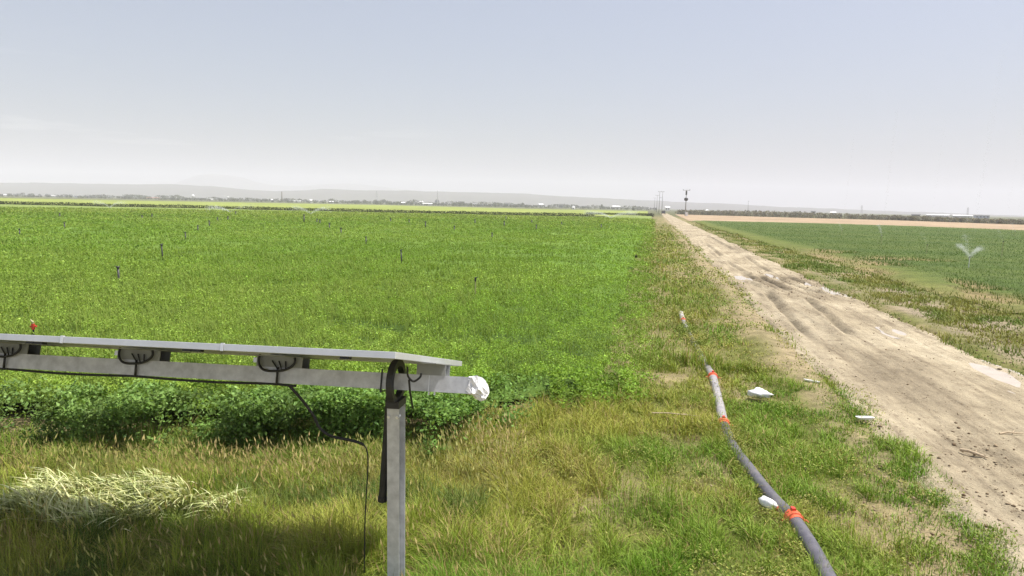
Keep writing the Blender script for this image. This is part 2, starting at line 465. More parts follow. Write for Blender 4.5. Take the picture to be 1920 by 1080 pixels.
# ------------------------------------------------------------------ blades and leaves
def blades(base, h, w, lean, az, color, tipcol=None, seg=3, face=None):
    """curved tapering blades; base (N,3)"""
    N = len(base); t = np.linspace(0, 1, seg + 1)
    d = np.stack([np.cos(az), np.sin(az)], -1)
    fa = az + math.pi / 2 + (rng.uniform(-.6, .6, N) if face is None else face)
    s = np.stack([np.cos(fa), np.sin(fa)], -1)
    V = np.empty((N, 2 * seg + 1, 3), np.float32); Cl = np.empty((N, 2 * seg + 1, 3), np.float32)
    tipcol = color if tipcol is None else tipcol
    for i, ti in enumerate(t):
        off = (h * lean * ti ** 2)[:, None] * d
        z = h * (ti - .35 * np.minimum(lean, 1.2) * ti ** 2)
        wi = w * (1 - .55 * ti) / 2
        c = color * (1 - ti) + tipcol * ti
        if i < seg:
            for j, sg in enumerate((-1, 1)):
                V[:, 2 * i + j, :2] = base[:, :2] + off + sg * wi[:, None] * s
                V[:, 2 * i + j, 2] = base[:, 2] + z
                Cl[:, 2 * i + j] = c
        else:
            V[:, 2 * i, :2] = base[:, :2] + off; V[:, 2 * i, 2] = base[:, 2] + z; Cl[:, 2 * i] = c
    o = (np.arange(N) * (2 * seg + 1))[:, None]
    Q = [o + np.array([2 * i, 2 * i + 1, 2 * i + 3, 2 * i + 2]) for i in range(seg - 1)]
    T = o + np.array([2 * seg - 2, 2 * seg - 1, 2 * seg])
    return V.reshape(-1, 3), (np.concatenate(Q) if Q else np.zeros((0, 4), int)), T, Cl.reshape(-1, 3)
def leaves(c, s, asp, color, updot=.5):
    """small folded leaf faces, random directions"""
    N = len(c)
    az = rng.uniform(0, 2 * math.pi, N); el = rng.normal(0, 1, N) * (1 - updot) * 1.2
    a = np.stack([np.cos(az) * np.cos(el), np.sin(az) * np.cos(el), np.sin(el)], -1)
    b = np.cross(a, np.stack([rng.normal(0, .6, N), rng.normal(0, .6, N), np.ones(N)], -1))
    b /= np.linalg.norm(b, axis=1)[:, None] + 1e-9
    L, B = (a * s[:, None]), (b * (s * asp)[:, None])
    V = np.stack([c - L * .5, c + B * .5 + L * .05, c + L * .5, c - B * .5 + L * .05], 1)
    Q = (np.arange(N) * 4)[:, None] + np.arange(4)
    return V.reshape(-1, 3), Q, np.repeat(color, 4, 0)
def join(parts):
    V, Qs, Ts, Cs, n = [], [], [], [], 0
    for p in parts:
        if len(p) == 4: v, q, t, c = p
        else: v, q, c = p; t = np.zeros((0, 3), int)
        V.append(v); Cs.append(c)
        if len(q): Qs.append(q + n)
        if len(t): Ts.append(t + n)
        n += len(v)
    return np.concatenate(V), ([np.concatenate(Qs)] if Qs else []) + ([np.concatenate(Ts)] if Ts else []), np.concatenate(Cs)
def polar(N, r0, r1, a0=-43, a1=43):       # density falls with the square of the distance
    r = np.exp(rng.uniform(math.log(r0), math.log(r1), N)); a = np.radians(rng.uniform(a0, a1, N))
    return r * np.sin(a), r * np.cos(a), r
def pick(N, cols, jit=.18):
    cols = np.array(cols); c = cols[rng.integers(0, len(cols), N)]
    return c * rng.uniform(1 - jit, 1 + jit, (N, 1)) * rng.uniform(.93, 1.07, (N, 3))
def zone_color(x, y, A, B, scale, seed, jit=.2):
    k = sstep(.35, .65, fbm(x * scale, y * scale, seed))[:, None]
    c = np.array(A) * (1 - k) + np.array(B) * k
    return c * rng.uniform(1 - jit, 1 + jit, (len(x), 1)) * rng.uniform(.94, 1.06, (len(x), 3))

# ------------------------------------------------------------------ green crop on the left
# canopy sheet (the mass of stems and lower leaves)
cx = np.concatenate([-np.geomspace(.01, 260, 260)[::-1], np.geomspace(.01, 62, 150)])
cy = [5.0]
while cy[-1] < 232: cy.append(cy[-1] * 1.012 + .02)
cy = np.array(cy)
X, Y = np.meshgrid(cx, cy)
# keep an even screen of columns: fan the grid so that it widens with distance
X = X * (Y / 200.0) * 1.0
Uc, Wc = xy2uw(X, Y)
ins = in_crop(X, Y, np.where(X > -1.0, .65, .7 + .8 * fbm(X * 1.2, Y * 0 + 6, 25)))
Zc = canopy_h(X, Y) * (.45 + .33 * sstep(16, 45, Y)) + .05 * (fbm(X * 4, Y * 4, 23) - .5) * sstep(60, 20, Y)
Zc = np.where(in_crop(X, Y, .95), Zc, .10)
Cc = np.empty(X.shape + (3,))
kk = sstep(.35, .65, fbm(X * .05, Y * .03, 24))[..., None]
Cc[:] = np.array([.125, .225, .033]) * (1 - kk) + np.array([.150, .240, .042]) * kk
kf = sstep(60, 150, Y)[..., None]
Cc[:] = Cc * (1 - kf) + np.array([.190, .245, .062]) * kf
band = (sstep(96, 92, Y + .06 * X + 4 * (fbm(X * .1, Y * 0, 26) - .5)) * sstep(70, 90, Y))[..., None]
Cc[:] = Cc * (1 - .22 * band)
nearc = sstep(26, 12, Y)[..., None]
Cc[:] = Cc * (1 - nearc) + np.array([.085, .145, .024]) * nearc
nx, ny = len(cx), len(cy)
idx = np.arange(nx * ny).reshape(ny, nx)
quads = np.stack([idx[:-1, :-1], idx[:-1, 1:], idx[1:, 1:], idx[1:, :-1]], -1).reshape(-1, 4)
ok = ins.reshape(-1)[quads].all(1)
quads = quads[ok]
used, inv = np.unique(quads, return_inverse=True)
quads = inv.reshape(-1, 4)
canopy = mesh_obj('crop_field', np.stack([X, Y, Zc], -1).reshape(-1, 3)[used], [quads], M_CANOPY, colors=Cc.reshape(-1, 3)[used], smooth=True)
tag(canopy, 'wide field of fresh green crop left of the dirt road', 'crop field', kind='stuff')

parts = []
def gap(x, y):                             # holes in the stand
    return fbm(x * .55, y * .55, 81) * .6 + fbm(x * 1.9, y * 1.9, 82) * .4
x, y, r = [np.concatenate(q) for q in zip(polar(860000, 7.0, 170), polar(300000, 7.0, 26), polar(110000, 7.0, 10.5, -43, 0))]
u_, w_ = xy2uw(x, y)
sp_ = rng.uniform(0, 1, len(x))
m = in_crop(x, y, -.5) & (sp_ < sstep(.35, -.4, u_ - crop_edge_u(w_))) & ((x < .3) | (sp_ < sstep(-.5, .7, y - crop_near_y(x)))) & ((x > -1) | (y > crop_near_y(x)))
x, y, r = x[m], y[m], r[m]
m = (gap(x, y) > .30) | (rng.uniform(0, 1, len(x)) < .25)
x, y, r = x[m], y[m], r[m]
N = len(x); hh = canopy_h(x, y)
edge = np.maximum(0, 1 - (y - crop_near_y(x)) / 1.1)
low = np.where(rng.uniform(0, 1, N) < .22 + .45 * edge, rng.uniform(.1, 1, N), rng.uniform(.72, 1.08, N))
kb_ = sstep(14, 40, r)
cl_ = fbm(x * 4.2, y * 2.6, 86, 2) * (1 - kb_) + fbm(x * 1.1, y * .55, 87, 2) * kb_
lift = .96 + .07 * sstep(-9, -4, xy2uw(x, y)[0])
hole = (edge > .04) & (fbm(x * 2.3 + 3, low * hh * 3.4 + y * .8, 88, 2) < .51) & (x < 1.0)
z = hh * low + rng.normal(0, .03, N) + .22 * (cl_ - .5)
s = np.clip(r * .0024, .034, .30) * rng.uniform(.55, 1.5, N)
s = np.where(edge > .05, s * 1.5, s)
s = np.where(hole & (rng.uniform(0, 1, N) < .9), .002, s)
colr = zone_color(x, y, (.152, .252, .030), (.192, .285, .044), .12, 83, .26)
colr = colr * (lift * (1 + (.56 * sstep(.3, .7, cl_) - .28) * (1 - .6 * kb_)))[:, None]
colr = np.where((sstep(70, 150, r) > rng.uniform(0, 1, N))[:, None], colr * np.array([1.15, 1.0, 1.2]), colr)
paler = rng.uniform(0, 1, N) < .05 * sstep(45, 18, r)
colr[paler] = colr[paler] * 1.7 + .03
eb = (edge > .1) & (x < .6)
colr[eb] = colr[eb] * np.array([.74, .80, 1.3])
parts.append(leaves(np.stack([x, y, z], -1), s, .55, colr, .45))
# upright shoots that stand out of the canopy
x, y, r = polar(230000, 7.5, 120)
m = in_crop(x, y, .1); x, y, r = x[m], y[m], r[m]
u_, w_ = xy2uw(x, y)
m = (rng.uniform(0, 1, len(x)) < sstep(0, -9, u_) * .9 + .12) & (y > crop_near_y(x) + 1.3)
x, y, r = x[m], y[m], r[m]; N = len(x); hh = canopy_h(x, y)
base = np.stack([x, y, hh * .55], -1)
parts.append(blades(base, hh * rng.uniform(.45, .85, N), np.clip(r * .0011, .008, .09), rng.uniform(.1, .6, N),
                    rng.normal(2.6, .9, N), zone_color(x, y, (.155, .238, .032), (.215, .295, .055), .1, 85, .25), seg=2))
V, Fs, Cl = join(parts)
o = mesh_obj('crop_leaves', V, Fs, M_LEAF, colors=Cl); o.parent = canopy

# ------------------------------------------------------------------ verge grass between crop and road
def verge_mask(x, y):
    u, w = xy2uw(x, y); l, r_ = road_edges(w)
    return (~in_crop(x, y, rng.uniform(0, 1, len(x)) * np.where(np.asarray(x) > -1.5, .45, .9))) & (u < l + .25) & (y < crop_far_y(x))
def bare(x, y):                             # 1 = bare soil
    u, w = xy2uw(x, y); l, r_ = road_edges(w)
    n = fbm(x * .9, y * .9, 91) * .55 + fbm(x * 3.3, y * 3.3, 92) * .45
    b = sstep(.58, .68, n) * sstep(-1.2, .4, u) * .8
    for (bx, by, br) in ((1.05, 6.1, .55), (1.4, 6.6, .5), (.35, 5.05, .5), (2.35, 7.3, .35), (3.3, 5.9, .4), (3.9, 6.0, .5), (3.6, 5.0, .5)):
        b = np.maximum(b, .86 * sstep(1.25, .5, np.hypot(x - bx, (y - by)) / br + .9 * (fbm(x * 5, y * 5, 93) - .5)))
    b = np.maximum(b, sstep(-.12, .40, u - l + .9 * (fbm(x * 1.5, y * 1.5, 94) - .5)))
    return b
parts = []
def add_verge(N0, r0, r1, seg, wmin, k):
    x, y, r = polar(N0, r0, r1)
    m = verge_mask(x, y); x, y, r = x[m], y[m], r[m]
    keep = rng.uniform(0, 1, len(x)) > bare(x, y) * .93
    x, y, r = x[keep], y[keep], r[keep]
    N = len(x); u, w = xy2uw(x, y)
    tall = sstep(.6, -1.6, u) * sstep(14, 9, y)                       # tall barley in the left corner
    clump = fbm(x * 1.6, y * 1.6, 95)
    h = (.07 + .15 * clump + .20 * sstep(.55, .8, fbm(x * .8, y * .8, 96))) * (1 - tall) + tall * (.15 + .20 * clump)
    h = h + tall * .10 * sstep(5.9, 5.3, y)
    h = h * (1 - .45 * sstep(1.6, 3.0, u)) * rng.uniform(.55, 1.25, N)
    wd = np.maximum(wmin, r * k) * rng.uniform(.6, 1.7, N)
    gapn = fbm(x * 4.5, y * 3.0, 109, 2); wd = wd * np.where(gapn < .40, .35, 1); h = h * (.68 + .5 * sstep(.3, .65, gapn))
    c = zone_color(x, y, (.180, .255, .032), (.275, .310, .058), .7, 97, .3)
    cg = sstep(.45, .62, fbm(x * .45 + 9, y * .45, 98))[:, None]
    c = c * (1 - cg) + c * np.array([.70, .95, .75]) * cg
    fg = (sstep(.85, .25, crop_near_y(x) - y) * sstep(-.8, -2.0, x))[:, None]
    c = c * (1 - fg) + np.array([.15, .235, .036]) * rng.uniform(.75, 1.25, (N, 1)) * fg
    cg2 = (sstep(1.0, -.1, u) * sstep(9.3, 10.2, y) * rng.uniform(.2, 1, N))[:, None]
    c = c * (1 - cg2) + np.array([.165, .25, .036]) * cg2
    dry = rng.uniform(0, 1, N) < (.06 + .16 * sstep(.5, .7, fbm(x * 2.2, y * 2.2, 99)))
    c[dry] = np.array([.34, .275, .125]) * rng.uniform(.75, 1.2, (dry.sum(), 1))
    tip = c * np.array([1.25, 1.15, 1.1])
    rd = (tall > .4) & (rng.uniform(0, 1, N) < .04 + .22 * sstep(6.2, 6.8, y) * sstep(7.6, 7.2, y))
    tip[rd] = np.array([.40, .29, .12])
    parts.append(blades(np.stack([x, y, np.zeros(N) + .0], -1), h, wd, rng.uniform(.05, 1.15, N) ** 1.1, rng.normal(2.7, 2.2, N), c, tip, seg))
    return x, y, r, h
add_verge(330000, 4.2, 13, 3, .0055, .00085)
add_verge(190000, 12, 90, 2, .012, .0011)
N = 70000                                    # extra grass in the panel's shade, its blades coloured dark to deepen that shade
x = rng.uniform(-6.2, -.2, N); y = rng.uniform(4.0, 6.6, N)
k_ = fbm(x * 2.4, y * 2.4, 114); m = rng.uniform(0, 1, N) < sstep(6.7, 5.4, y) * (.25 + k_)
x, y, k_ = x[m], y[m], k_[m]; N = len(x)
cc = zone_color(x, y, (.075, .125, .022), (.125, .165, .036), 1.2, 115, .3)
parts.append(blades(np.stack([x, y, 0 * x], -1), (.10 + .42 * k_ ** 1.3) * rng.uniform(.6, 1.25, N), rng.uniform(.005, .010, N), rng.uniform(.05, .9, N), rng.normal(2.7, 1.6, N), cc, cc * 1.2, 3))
# broad-leaved weeds scattered through it
x, y, r = polar(420000, 4.5, 120)
m = verge_mask(x, y); x, y, r = x[m], y[m], r[m]
u, w = xy2uw(x, y)
patch = fbm(x * 1.1, y * 1.1, 101) * .6 + fbm(x * 3.5, y * 3.5, 102) * .4
m = (patch > .40) & (rng.uniform(0, 1, len(x)) > bare(x, y) * .9) & ((u > -1.3) | (y > 6.9) | (r > 12))
x, y, r, patch = x[m], y[m], r[m], patch[m]; N = len(x)
zz = rng.uniform(.02, 1, N) * (.07 + .9 * np.maximum(0, patch - .44))
parts.append(leaves(np.stack([x, y, zz], -1), np.clip(r * .0030, .026, .2) * rng.uniform(.6, 1.4, N), .5,
                    zone_color(x, y, (.165, .215, .034), (.275, .275, .075), .9, 103, .3), .4))
# growth crowding in over the half-hidden lengths of pipe
PIPE_PX = [(1277, 585), (1281, 600), (1296, 628), (1313, 655), (1326, 682), (1337, 704), (1347, 745), (1357, 794), (1374, 832), (1414, 888), (1448, 930), (1490, 972), (1522, 1022), (1556, 1085), (1600, 1180)]
for (a_, b_, n_, hh_, off) in ((608, 672, 1500, .19, .10), (585, 640, 700, .16, .2), (812, 868, 800, .17, .10), (700, 785, 900, .10, .24), (868, 1100, 2300, .11, .22)):
    t = rng.uniform(a_, b_, n_); xx = np.interp(t, [q[1] for q in PIPE_PX], [q[0] for q in PIPE_PX])
    g_ = np.array([tuple(at(q0, q1, .03)) for q0, q1 in zip(xx, t)])
    sg_ = rng.choice([-1, 1], n_) * (np.abs(rng.normal(0, .07, n_)) + off * (off > .15) * .55)
    bx, by = g_[:, 0] + sg_ * RC, g_[:, 1] - sg_ * RS
    rr_ = np.hypot(bx, by); k_ = fbm(bx * 2.2, by * 2.2, 107)
    hb = hh_ * rng.uniform(.5, 1.3, n_) * (.5 + k_)
    cc = zone_color(bx, by, (.17, .22, .036), (.29, .28, .075), 1.5, 108, .3)
    parts.append(blades(np.stack([bx, by, 0 * bx], -1), hb, np.maximum(.007, rr_ * .0011), rng.uniform(.1, 1.1, n_), rng.uniform(0, 6.28, n_), cc, cc * 1.15, 3))
    parts.append(leaves(np.stack([bx + rng.normal(0, .03, n_), by, hb * rng.uniform(.2, 1, n_)], -1), np.clip(rr_ * .003, .03, .1), .5, cc, .4))
V, Fs, Cl = join(parts)
verge = mesh_obj('verge_grass', V, Fs, M_GRASS, colors=Cl)
tag(verge, 'dry olive grass and weeds on the verge between crop, pipe and road', 'grass', kind='stuff')

# seed heads of the wild barley in the near left corner
x = rng.uniform(-6.5, .2, 9000); y = rng.uniform(4.2, 7.9, 9000)
m = verge_mask(x, y) & (y < crop_near_y(x) - .55) & (rng.uniform(0, 1, 9000) < .2 + .8 * sstep(5.9, 6.6, y)); x, y = x[m], y[m]; N = len(x)
h = rng.uniform(.22, .46, N)
st = blades(np.stack([x, y, 0 * x], -1), h, np.full(N, .004), rng.uniform(.1, .5, N), rng.normal(2.7, .9, N), pick(N, [(.20, .21, .05)]), pick(N, [(.29, .26, .08)]), 2)
tips = st[0].reshape(N, 5, 3)[:, 4]; mid = st[0].reshape(N, 5, 3)[:, 2]
dirv = tips - mid; dirv /= np.linalg.norm(dirv, axis=1)[:, None]
L = rng.uniform(.04, .075, N)[:, None]
side = np.cross(dirv, np.tile([[.3, -1, .2]], (N, 1))); side /= np.linalg.norm(side, axis=1)[:, None]
p0, p1 = tips - dirv * .01, tips + dirv * L
Wd = .0065
Vh = np.stack([p0, p0 + dirv * L * .45 + side * Wd, p1, p0 + dirv * L * .45 - side * Wd], 1).reshape(-1, 3)
Qh = (np.arange(N) * 4)[:, None] + np.arange(4)
hc = zone_color(x, y, (.32, .32, .10), (.40, .33, .14), .8, 105, .25)
V, Fs, Cl = join([st, (Vh, Qh, np.repeat(hc, 4, 0))])
tag(mesh_obj('barley_heads', V, Fs, M_GRASS, colors=Cl), 'tall wild barley with brownish seed heads in front of the solar rack', 'grass', kind='stuff')

# pale flattened grass in the sun at the edge of the panel shade
cn_ = at(240, 912, .35)
N = 6500
x = cn_.x + rng.uniform(-1.3, 1.15, N); y = cn_.y + rng.uniform(-.62, .62, N)
d_ = np.hypot((x - cn_.x) / 1.0, (y - cn_.y - .05 * (x - cn_.x)) / .46)
m = d_ + 1.1 * (fbm(x * 2.4, y * 2.4, 113) - .5) < .90
x, y = x[m], y[m]; N = len(x)
hmp = .06 + .16 * fbm(x * 2.2, y * 3, 111) + rng.uniform(-.05, .10, N)
swirl = fbm(x * 1.3, y * 1.3, 112) * 7 + .5
bl = blades(np.stack([x, y, hmp], -1), rng.uniform(.09, .26, N), rng.uniform(.010, .022, N), rng.uniform(.3, 1.6, N), swirl + rng.normal(0, .75, N),
            pick(N, [(.34, .38, .15), (.50, .52, .25), (.20, .25, .07)], .35), pick(N, [(.74, .75, .44), (.62, .64, .34), (.46, .50, .2)], .25), 4)
tag(mesh_obj('pale_grass', bl[0], [bl[1], bl[2]], M_GRASS, colors=bl[3]), 'patch of pale straw-coloured flattened grass at the near left corner', 'grass', kind='stuff')

# ------------------------------------------------------------------ right of the road
def wheat_u(w): return np.interp(w, [0, 12, 22, 28, 45, 120, 400], [10.5, 10.5, 10.9, 9.9, 9.8, 8.6, 7.8]) + .8 * (fbm(w * .22, w * 0 + 1, 121) - .5)
def tan_near_w(u): return np.interp(u, [0, 8, 37, 57, 73, 140, 400], [170, 168, 176, 168, 148, 120, 60])
def wheat_bare(x, y):
    u, w = xy2uw(x, y)
    b = 0 * x
    for (bu, bw, a_, b_) in ((10.7, 45, .9, 5.5), (12.2, 41, 1.8, 2.6), (10.5, 36.5, .8, 3.0), (14.2, 26.0, 1.7, .9), (12.6, 30, .6, 2.0), (14.5, 45, 2.6, 1.8), (12.3, 51, 1.8, 2.2), (16.5, 28.5, 2.0, .8), (11.5, 26, .7, 2.6)):
        b = np.maximum(b, sstep(1.3, .4, np.hypot((u - bu) / a_, (w - bw) / b_) + .9 * (fbm(u * 1.3, w * .7, 122) - .5)))
    return np.maximum(b, sstep(1.3, .1, (u - wheat_u(w)) + 1.0 * (fbm(u * .8, w * .5, 123) - .5)) * .65 * sstep(60, 40, w))
wu = np.concatenate([np.arange(7.0, 30, .4), np.geomspace(30, 230, 50)])
ww = [8.0]
while ww[-1] < 200: ww.append(ww[-1] * 1.02 + .05)
ww = np.array(ww)
U, W = np.meshgrid(wu, ww); X, Y = uw2xy(U, W)
inw = (U > wheat_u(W)) & (W < tan_near_w(U))
wb = wheat_bare(X, Y)
Z = (.20 + .05 * (fbm(X * .8, Y * .8, 124) - .5)) * sstep(0, 1.2, U - wheat_u(W)) * (1 - .8 * wb) + .03
C = np.empty(X.shape + (3,))
k = sstep(.35, .65, fbm(U * .06, W * .25, 125))[..., None]
C[:] = np.array([.064, .102, .017]) * (1 - k) + np.array([.084, .118, .023]) * k
fb = (sstep(3.5, .2, U - wheat_u(W)))[..., None]
C[:] = C * (1 - fb) + np.array([.135, .155, .034]) * fb
far = (sstep(-14, -6, W - tan_near_w(U) + .3 * 0))[..., None] * .6
C[:] = C * (1 - far) + np.array([.14, .17, .06]) * far
C[:] = C * (1 - wb[..., None]) + np.array([.24, .19, .09]) * wb[..., None]
nu, nw = len(wu), len(ww); idx = np.arange(nu * nw).reshape(nw, nu)
quads = np.stack([idx[:-1, :-1], idx[:-1, 1:], idx[1:, 1:], idx[1:, :-1]], -1).reshape(-1, 4)
quads = quads[inw.reshape(-1)[quads].all(1)]
used, inv = np.unique(quads, return_inverse=True)
wheat = mesh_obj('wheat_field', np.stack([X, Y, Z], -1).reshape(-1, 3)[used], [inv.reshape(-1, 4)], M_CANOPY, colors=C.reshape(-1, 3)[used], smooth=True)
tag(wheat, 'dark green young wheat field right of the dirt road', 'crop field', kind='stuff')
x, y, r = polar(330000, 12, 170, 8, 44)
u, w = xy2uw(x, y)
m = (u > wheat_u(w)) & (w < tan_near_w(u)) & (rng.uniform(0, 1, len(x)) > np.maximum(wheat_bare(x, y) * .92, .75 * sstep(3.2, .2, u - wheat_u(w))))
x, y, r = x[m], y[m], r[m]; N = len(x)
c = zone_color(x, y, (.056, .108, .018), (.080, .130, .025), .15, 127, .2)
u, w = xy2uw(x, y); fb = (sstep(3.2, .2, u - wheat_u(w)) * rng.uniform(.4, 1, N))[:, None]
c = c * (1 - fb) + np.array([.165, .180, .036]) * rng.uniform(.75, 1.25, (N, 1)) * fb
bl = blades(np.stack([x, y, .08 * (1 - fb[:, 0])], -1), rng.uniform(.14, .28, N) * (1 - .5 * fb[:, 0]), np.clip(r * .0012, .01, .12), rng.uniform(.1, .8, N), rng.normal(2.7, 1., N), c, c * 1.15, 2)
o = mesh_obj('wheat_blades', bl[0], [bl[1], bl[2]], M_LEAF, colors=bl[3]); o.parent = wheat

parts = []
x, y, r = polar(330000, 9, 140, 5, 44)
u, w = xy2uw(x, y); l, r_ = road_edges(w)
inw = (u > wheat_u(w) + .6)
m = (u > r_ - .15) & (w < tan_near_w(u)) & (~inw | (rng.uniform(0, 1, len(x)) < wheat_bare(x, y) * .3))
bare_r = np.maximum(sstep(.5, .62, fbm(x * .8, y * .8, 131) * .5 + fbm(x * 2.6, y * 2.6, 132) * .5) * .85, sstep(.5, -.1, u - r_) * .8)
bare_r = np.maximum(bare_r, .65 * sstep(24, 15, w) * sstep(7.2, 7.9, u) * sstep(.3, .6, fbm(x * .5, y * .5, 133)))
m &= rng.uniform(0, 1, len(x)) > bare_r
x, y, r = x[m], y[m], r[m]; N = len(x)
c = zone_color(x, y, (.120, .175, .030), (.215, .220, .055), .5, 134, .28)
h = (.05 + .12 * fbm(x * 1.4, y * 1.4, 135)) * rng.uniform(.6, 1.3, N) * (1 + .8 * sstep(.55, .75, fbm(x * .4, y * .4, 136)))
parts.append(blades(np.stack([x, y, 0 * x], -1), h, np.clip(r * .0013, .01, .13), rng.uniform(.1, 1, N), rng.normal(2.7, 1.2, N), c, c * 1.15, 2))
V, Fs, Cl = join(parts)
tag(mesh_obj('roadside_grass', V, Fs, M_GRASS, colors=Cl), 'short patchy grass on the far side of the dirt road', 'grass', kind='stuff')

# fallow tan field behind the wheat, pale field and ditch behind the green crop
def poly_sheet(name, pts, z, mat, colr, label, cat, kind='structure', div=None):
    V = [(p[0], p[1], z) for p in pts]
    o = mesh_obj(name, V, [np.array([list(range(len(V)))])], mat, colors=np.tile(colr, (len(V), 1)))
    return tag(o, label, cat, kind=kind)
def strip_sheet(name, A, B, zc, mat, colr, label, cat, kind, n=160, m=10, jit=.25, seed=141, zamp=.1):
    """ruled sheet between two polylines"""
    A, B = np.array(A, float), np.array(B, float)
    def res(P):
        d = np.concatenate([[0], np.cumsum(np.linalg.norm(np.diff(P, axis=0), axis=1))]); t = np.linspace(0, d[-1], n)
        return np.stack([np.interp(t, d, P[:, 0]), np.interp(t, d, P[:, 1])], -1)
    a, b = res(A), res(B); t = np.linspace(0, 1, m)[:, None, None]
    P = a[None] * (1 - t) + b[None] * t
    Zs = zc + zamp * (fbm(P[..., 0] * .1, P[..., 1] * .1, seed) - .5)
    kk = (1 - jit / 2) + jit * fbm(P[..., 0] * .03, P[..., 1] * .08, seed + 1)
    Cs = np.array(colr) * kk[..., None]
    idx = np.arange(n * m).reshape(m, n)
    q = np.stack([idx[:-1, :-1], idx[:-1, 1:], idx[1:, 1:], idx[1:, :-1]], -1).reshape(-1, 4)
    return tag(mesh_obj(name, np.concatenate([P, Zs[..., None]], -1).reshape(-1, 3), [q], mat, colors=Cs.reshape(-1, 3), smooth=True), label, cat, kind=kind)
tn = [uw2xy(u, float(tan_near_w(u)) + 1.0) for u in (8.2, 20, 37, 57, 73, 140, 220)]
tf = [uw2xy(*q) for q in ((9.8, 355), (30, 342), (51, 328), (98, 305), (122, 255), (200, 205), (300, 150))]
strip_sheet('fallow_field', tn, tf, .06, M_FAR, (.33, .245, .16), 'strip of bare tan fallow land behind the dark wheat', 'fallow field', 'structure')
pn = [(-300, 178), (-150, 182), (-60, 184), (0, 186), (23.5, 186), (25, 229), (46, 229)]
pf = [(-330, 300), (-204, 272), (-217, 372), (-246, 600), (-150, 740), (0, 520), (108, 560)]
strip_sheet('pale_field', [(-310, 178), (-200, 180), (-60, 184), (23, 187), (46, 231)], [(-420, 420), (-290, 480), (-120, 640), (20, 500), (112, 560)], .40, M_FAR, (.225, .265, .062),
            'strip of pale yellow-green crop beyond the dark weedy ditch', 'crop field', 'structure', jit=.4, zamp=.05)

def bushes(pts, hs, density, size, cols, seed=0):
    """leaf clumps along a polyline of (x,y,half width)"""
    out = []
    for (x, y, rad, h, n) in pts:
        q = np.sqrt(rng.uniform(0, 1, n)); a = rng.uniform(0, 2 * math.pi, n)
        zz = rng.uniform(0, 1, n)
        rr = rad * np.sqrt(np.clip(1 - (zz * 1.02 - .25) ** 2 / .8, .05, 1))
        out.append(np.stack([x + np.cos(a) * q * rr, y + np.sin(a) * q * rr, zz * h], -1))
    P = np.concatenate(out); N = len(P)
    return leaves(P, size * rng.uniform(.6, 1.4, N), .7, pick(N, cols, .25), .25)
# dark weeds on the ditch between the two fields
line = [(-310, 177), (-150, 180.5), (-40, 182.5), (22, 184.5)]
line2 = [(25, 229), (48, 231)]
pts = []
for ln, n in ((line, 800), (line2, 90)):
    A = np.array(ln); d = np.concatenate([[0], np.cumsum(np.linalg.norm(np.diff(A, axis=0), axis=1))])
    for t in np.linspace(0, d[-1], n):
        x, y = np.interp(t, d, A[:, 0]), np.interp(t, d, A[:, 1])
        hgt = .88 + .3 * float(fbm(x * .09, y * 0 + 4, 151)) + random.uniform(-.08, .08)
        pts.append((x, y + random.uniform(-.3, .3), .60, hgt, 64))
v, q, c = bushes(pts, 0, 0, .24, [(.030, .042, .010), (.045, .060, .014), (.022, .030, .008)])
tag(mesh_obj('ditch_weeds', v, [q], M_LEAF, colors=c), 'dark line of weeds along the ditch behind the green crop', 'weeds', kind='stuff')

# ------------------------------------------------------------------ clods and stones
def clods(P, S, colA, colB):
    base_v = np.array([(0, 0, 1), (.9, 0, .25), (.28, .86, .3), (-.73, .53, .2), (-.73, -.53, .35), (.28, -.86, .2), (0, 0, -.6)], float)
    base_f = np.array([(0, 1, 2), (0, 2, 3), (0, 3, 4), (0, 4, 5), (0, 5, 1), (6, 2, 1), (6, 3, 2), (6, 4, 3), (6, 5, 4), (6, 1, 5)])
    N = len(P)
    V = base_v[None] * rng.uniform(.6, 1.3, (N, 7, 1)) * (S[:, None] * rng.uniform(.6, 1.3, (N, 3)))[:, None, :]
    an = rng.uniform(0, 6.28, N); c, s_ = np.cos(an)[:, None], np.sin(an)[:, None]
    V = np.stack([V[..., 0] * c - V[..., 1] * s_, V[..., 0] * s_ + V[..., 1] * c, V[..., 2] * .8], -1) + P[:, None]
    k = rng.uniform(0, 1, (N, 1)); C = np.array(colA) * k + np.array(colB) * (1 - k)
    Fc = (np.arange(N) * 7)[:, None, None] + base_f[None]
    return V.reshape(-1, 3), Fc.reshape(-1, 3), np.repeat(C, 7, 0)
Ps, Ss = [], []
def add_clods(u, w, s):
    s = np.minimum(s, .042 if w.mean() > 11 else .026)
    x, y = uw2xy(u, w); l, r_ = road_edges(w)
    z = np.where((u > l) & (u < r_), road_z(u, w), .03)
    Ps.append(np.stack([x, y, z + s * .1], -1)); Ss.append(s)
n = 230; w = rng.uniform(6.2, 10.0, n); add_clods(4.0 + .10 * (w - 8) + rng.normal(0, .22, n), w, rng.gamma(1.6, .007, n) + .004)
n = 260; w = rng.uniform(12, 34, n); add_clods(2.65 + rng.normal(0, .25, n), w, rng.gamma(2, .010, n) + .008)
n = 120; w = rng.uniform(15.5, 20.5, n); add_clods(2.45 + rng.normal(0, .22, n), w, rng.gamma(2, .015, n) + .010)
n = 240; w = rng.uniform(24, 34, n); add_clods(rng.uniform(4.3, 6.9, n), w, rng.gamma(2, .011, n) + .008)
n = 300; w = rng.uniform(9, 60, n); add_clods(6.95 + rng.normal(0, .25, n), w, rng.gamma(2, .014, n) + .008)
n = 1500; w = np.exp(rng.uniform(math.log(6), math.log(60), n)); add_clods(rng.uniform(3.0, 6.9, n), w, rng.gamma(1.3, .0055, n) + .003)
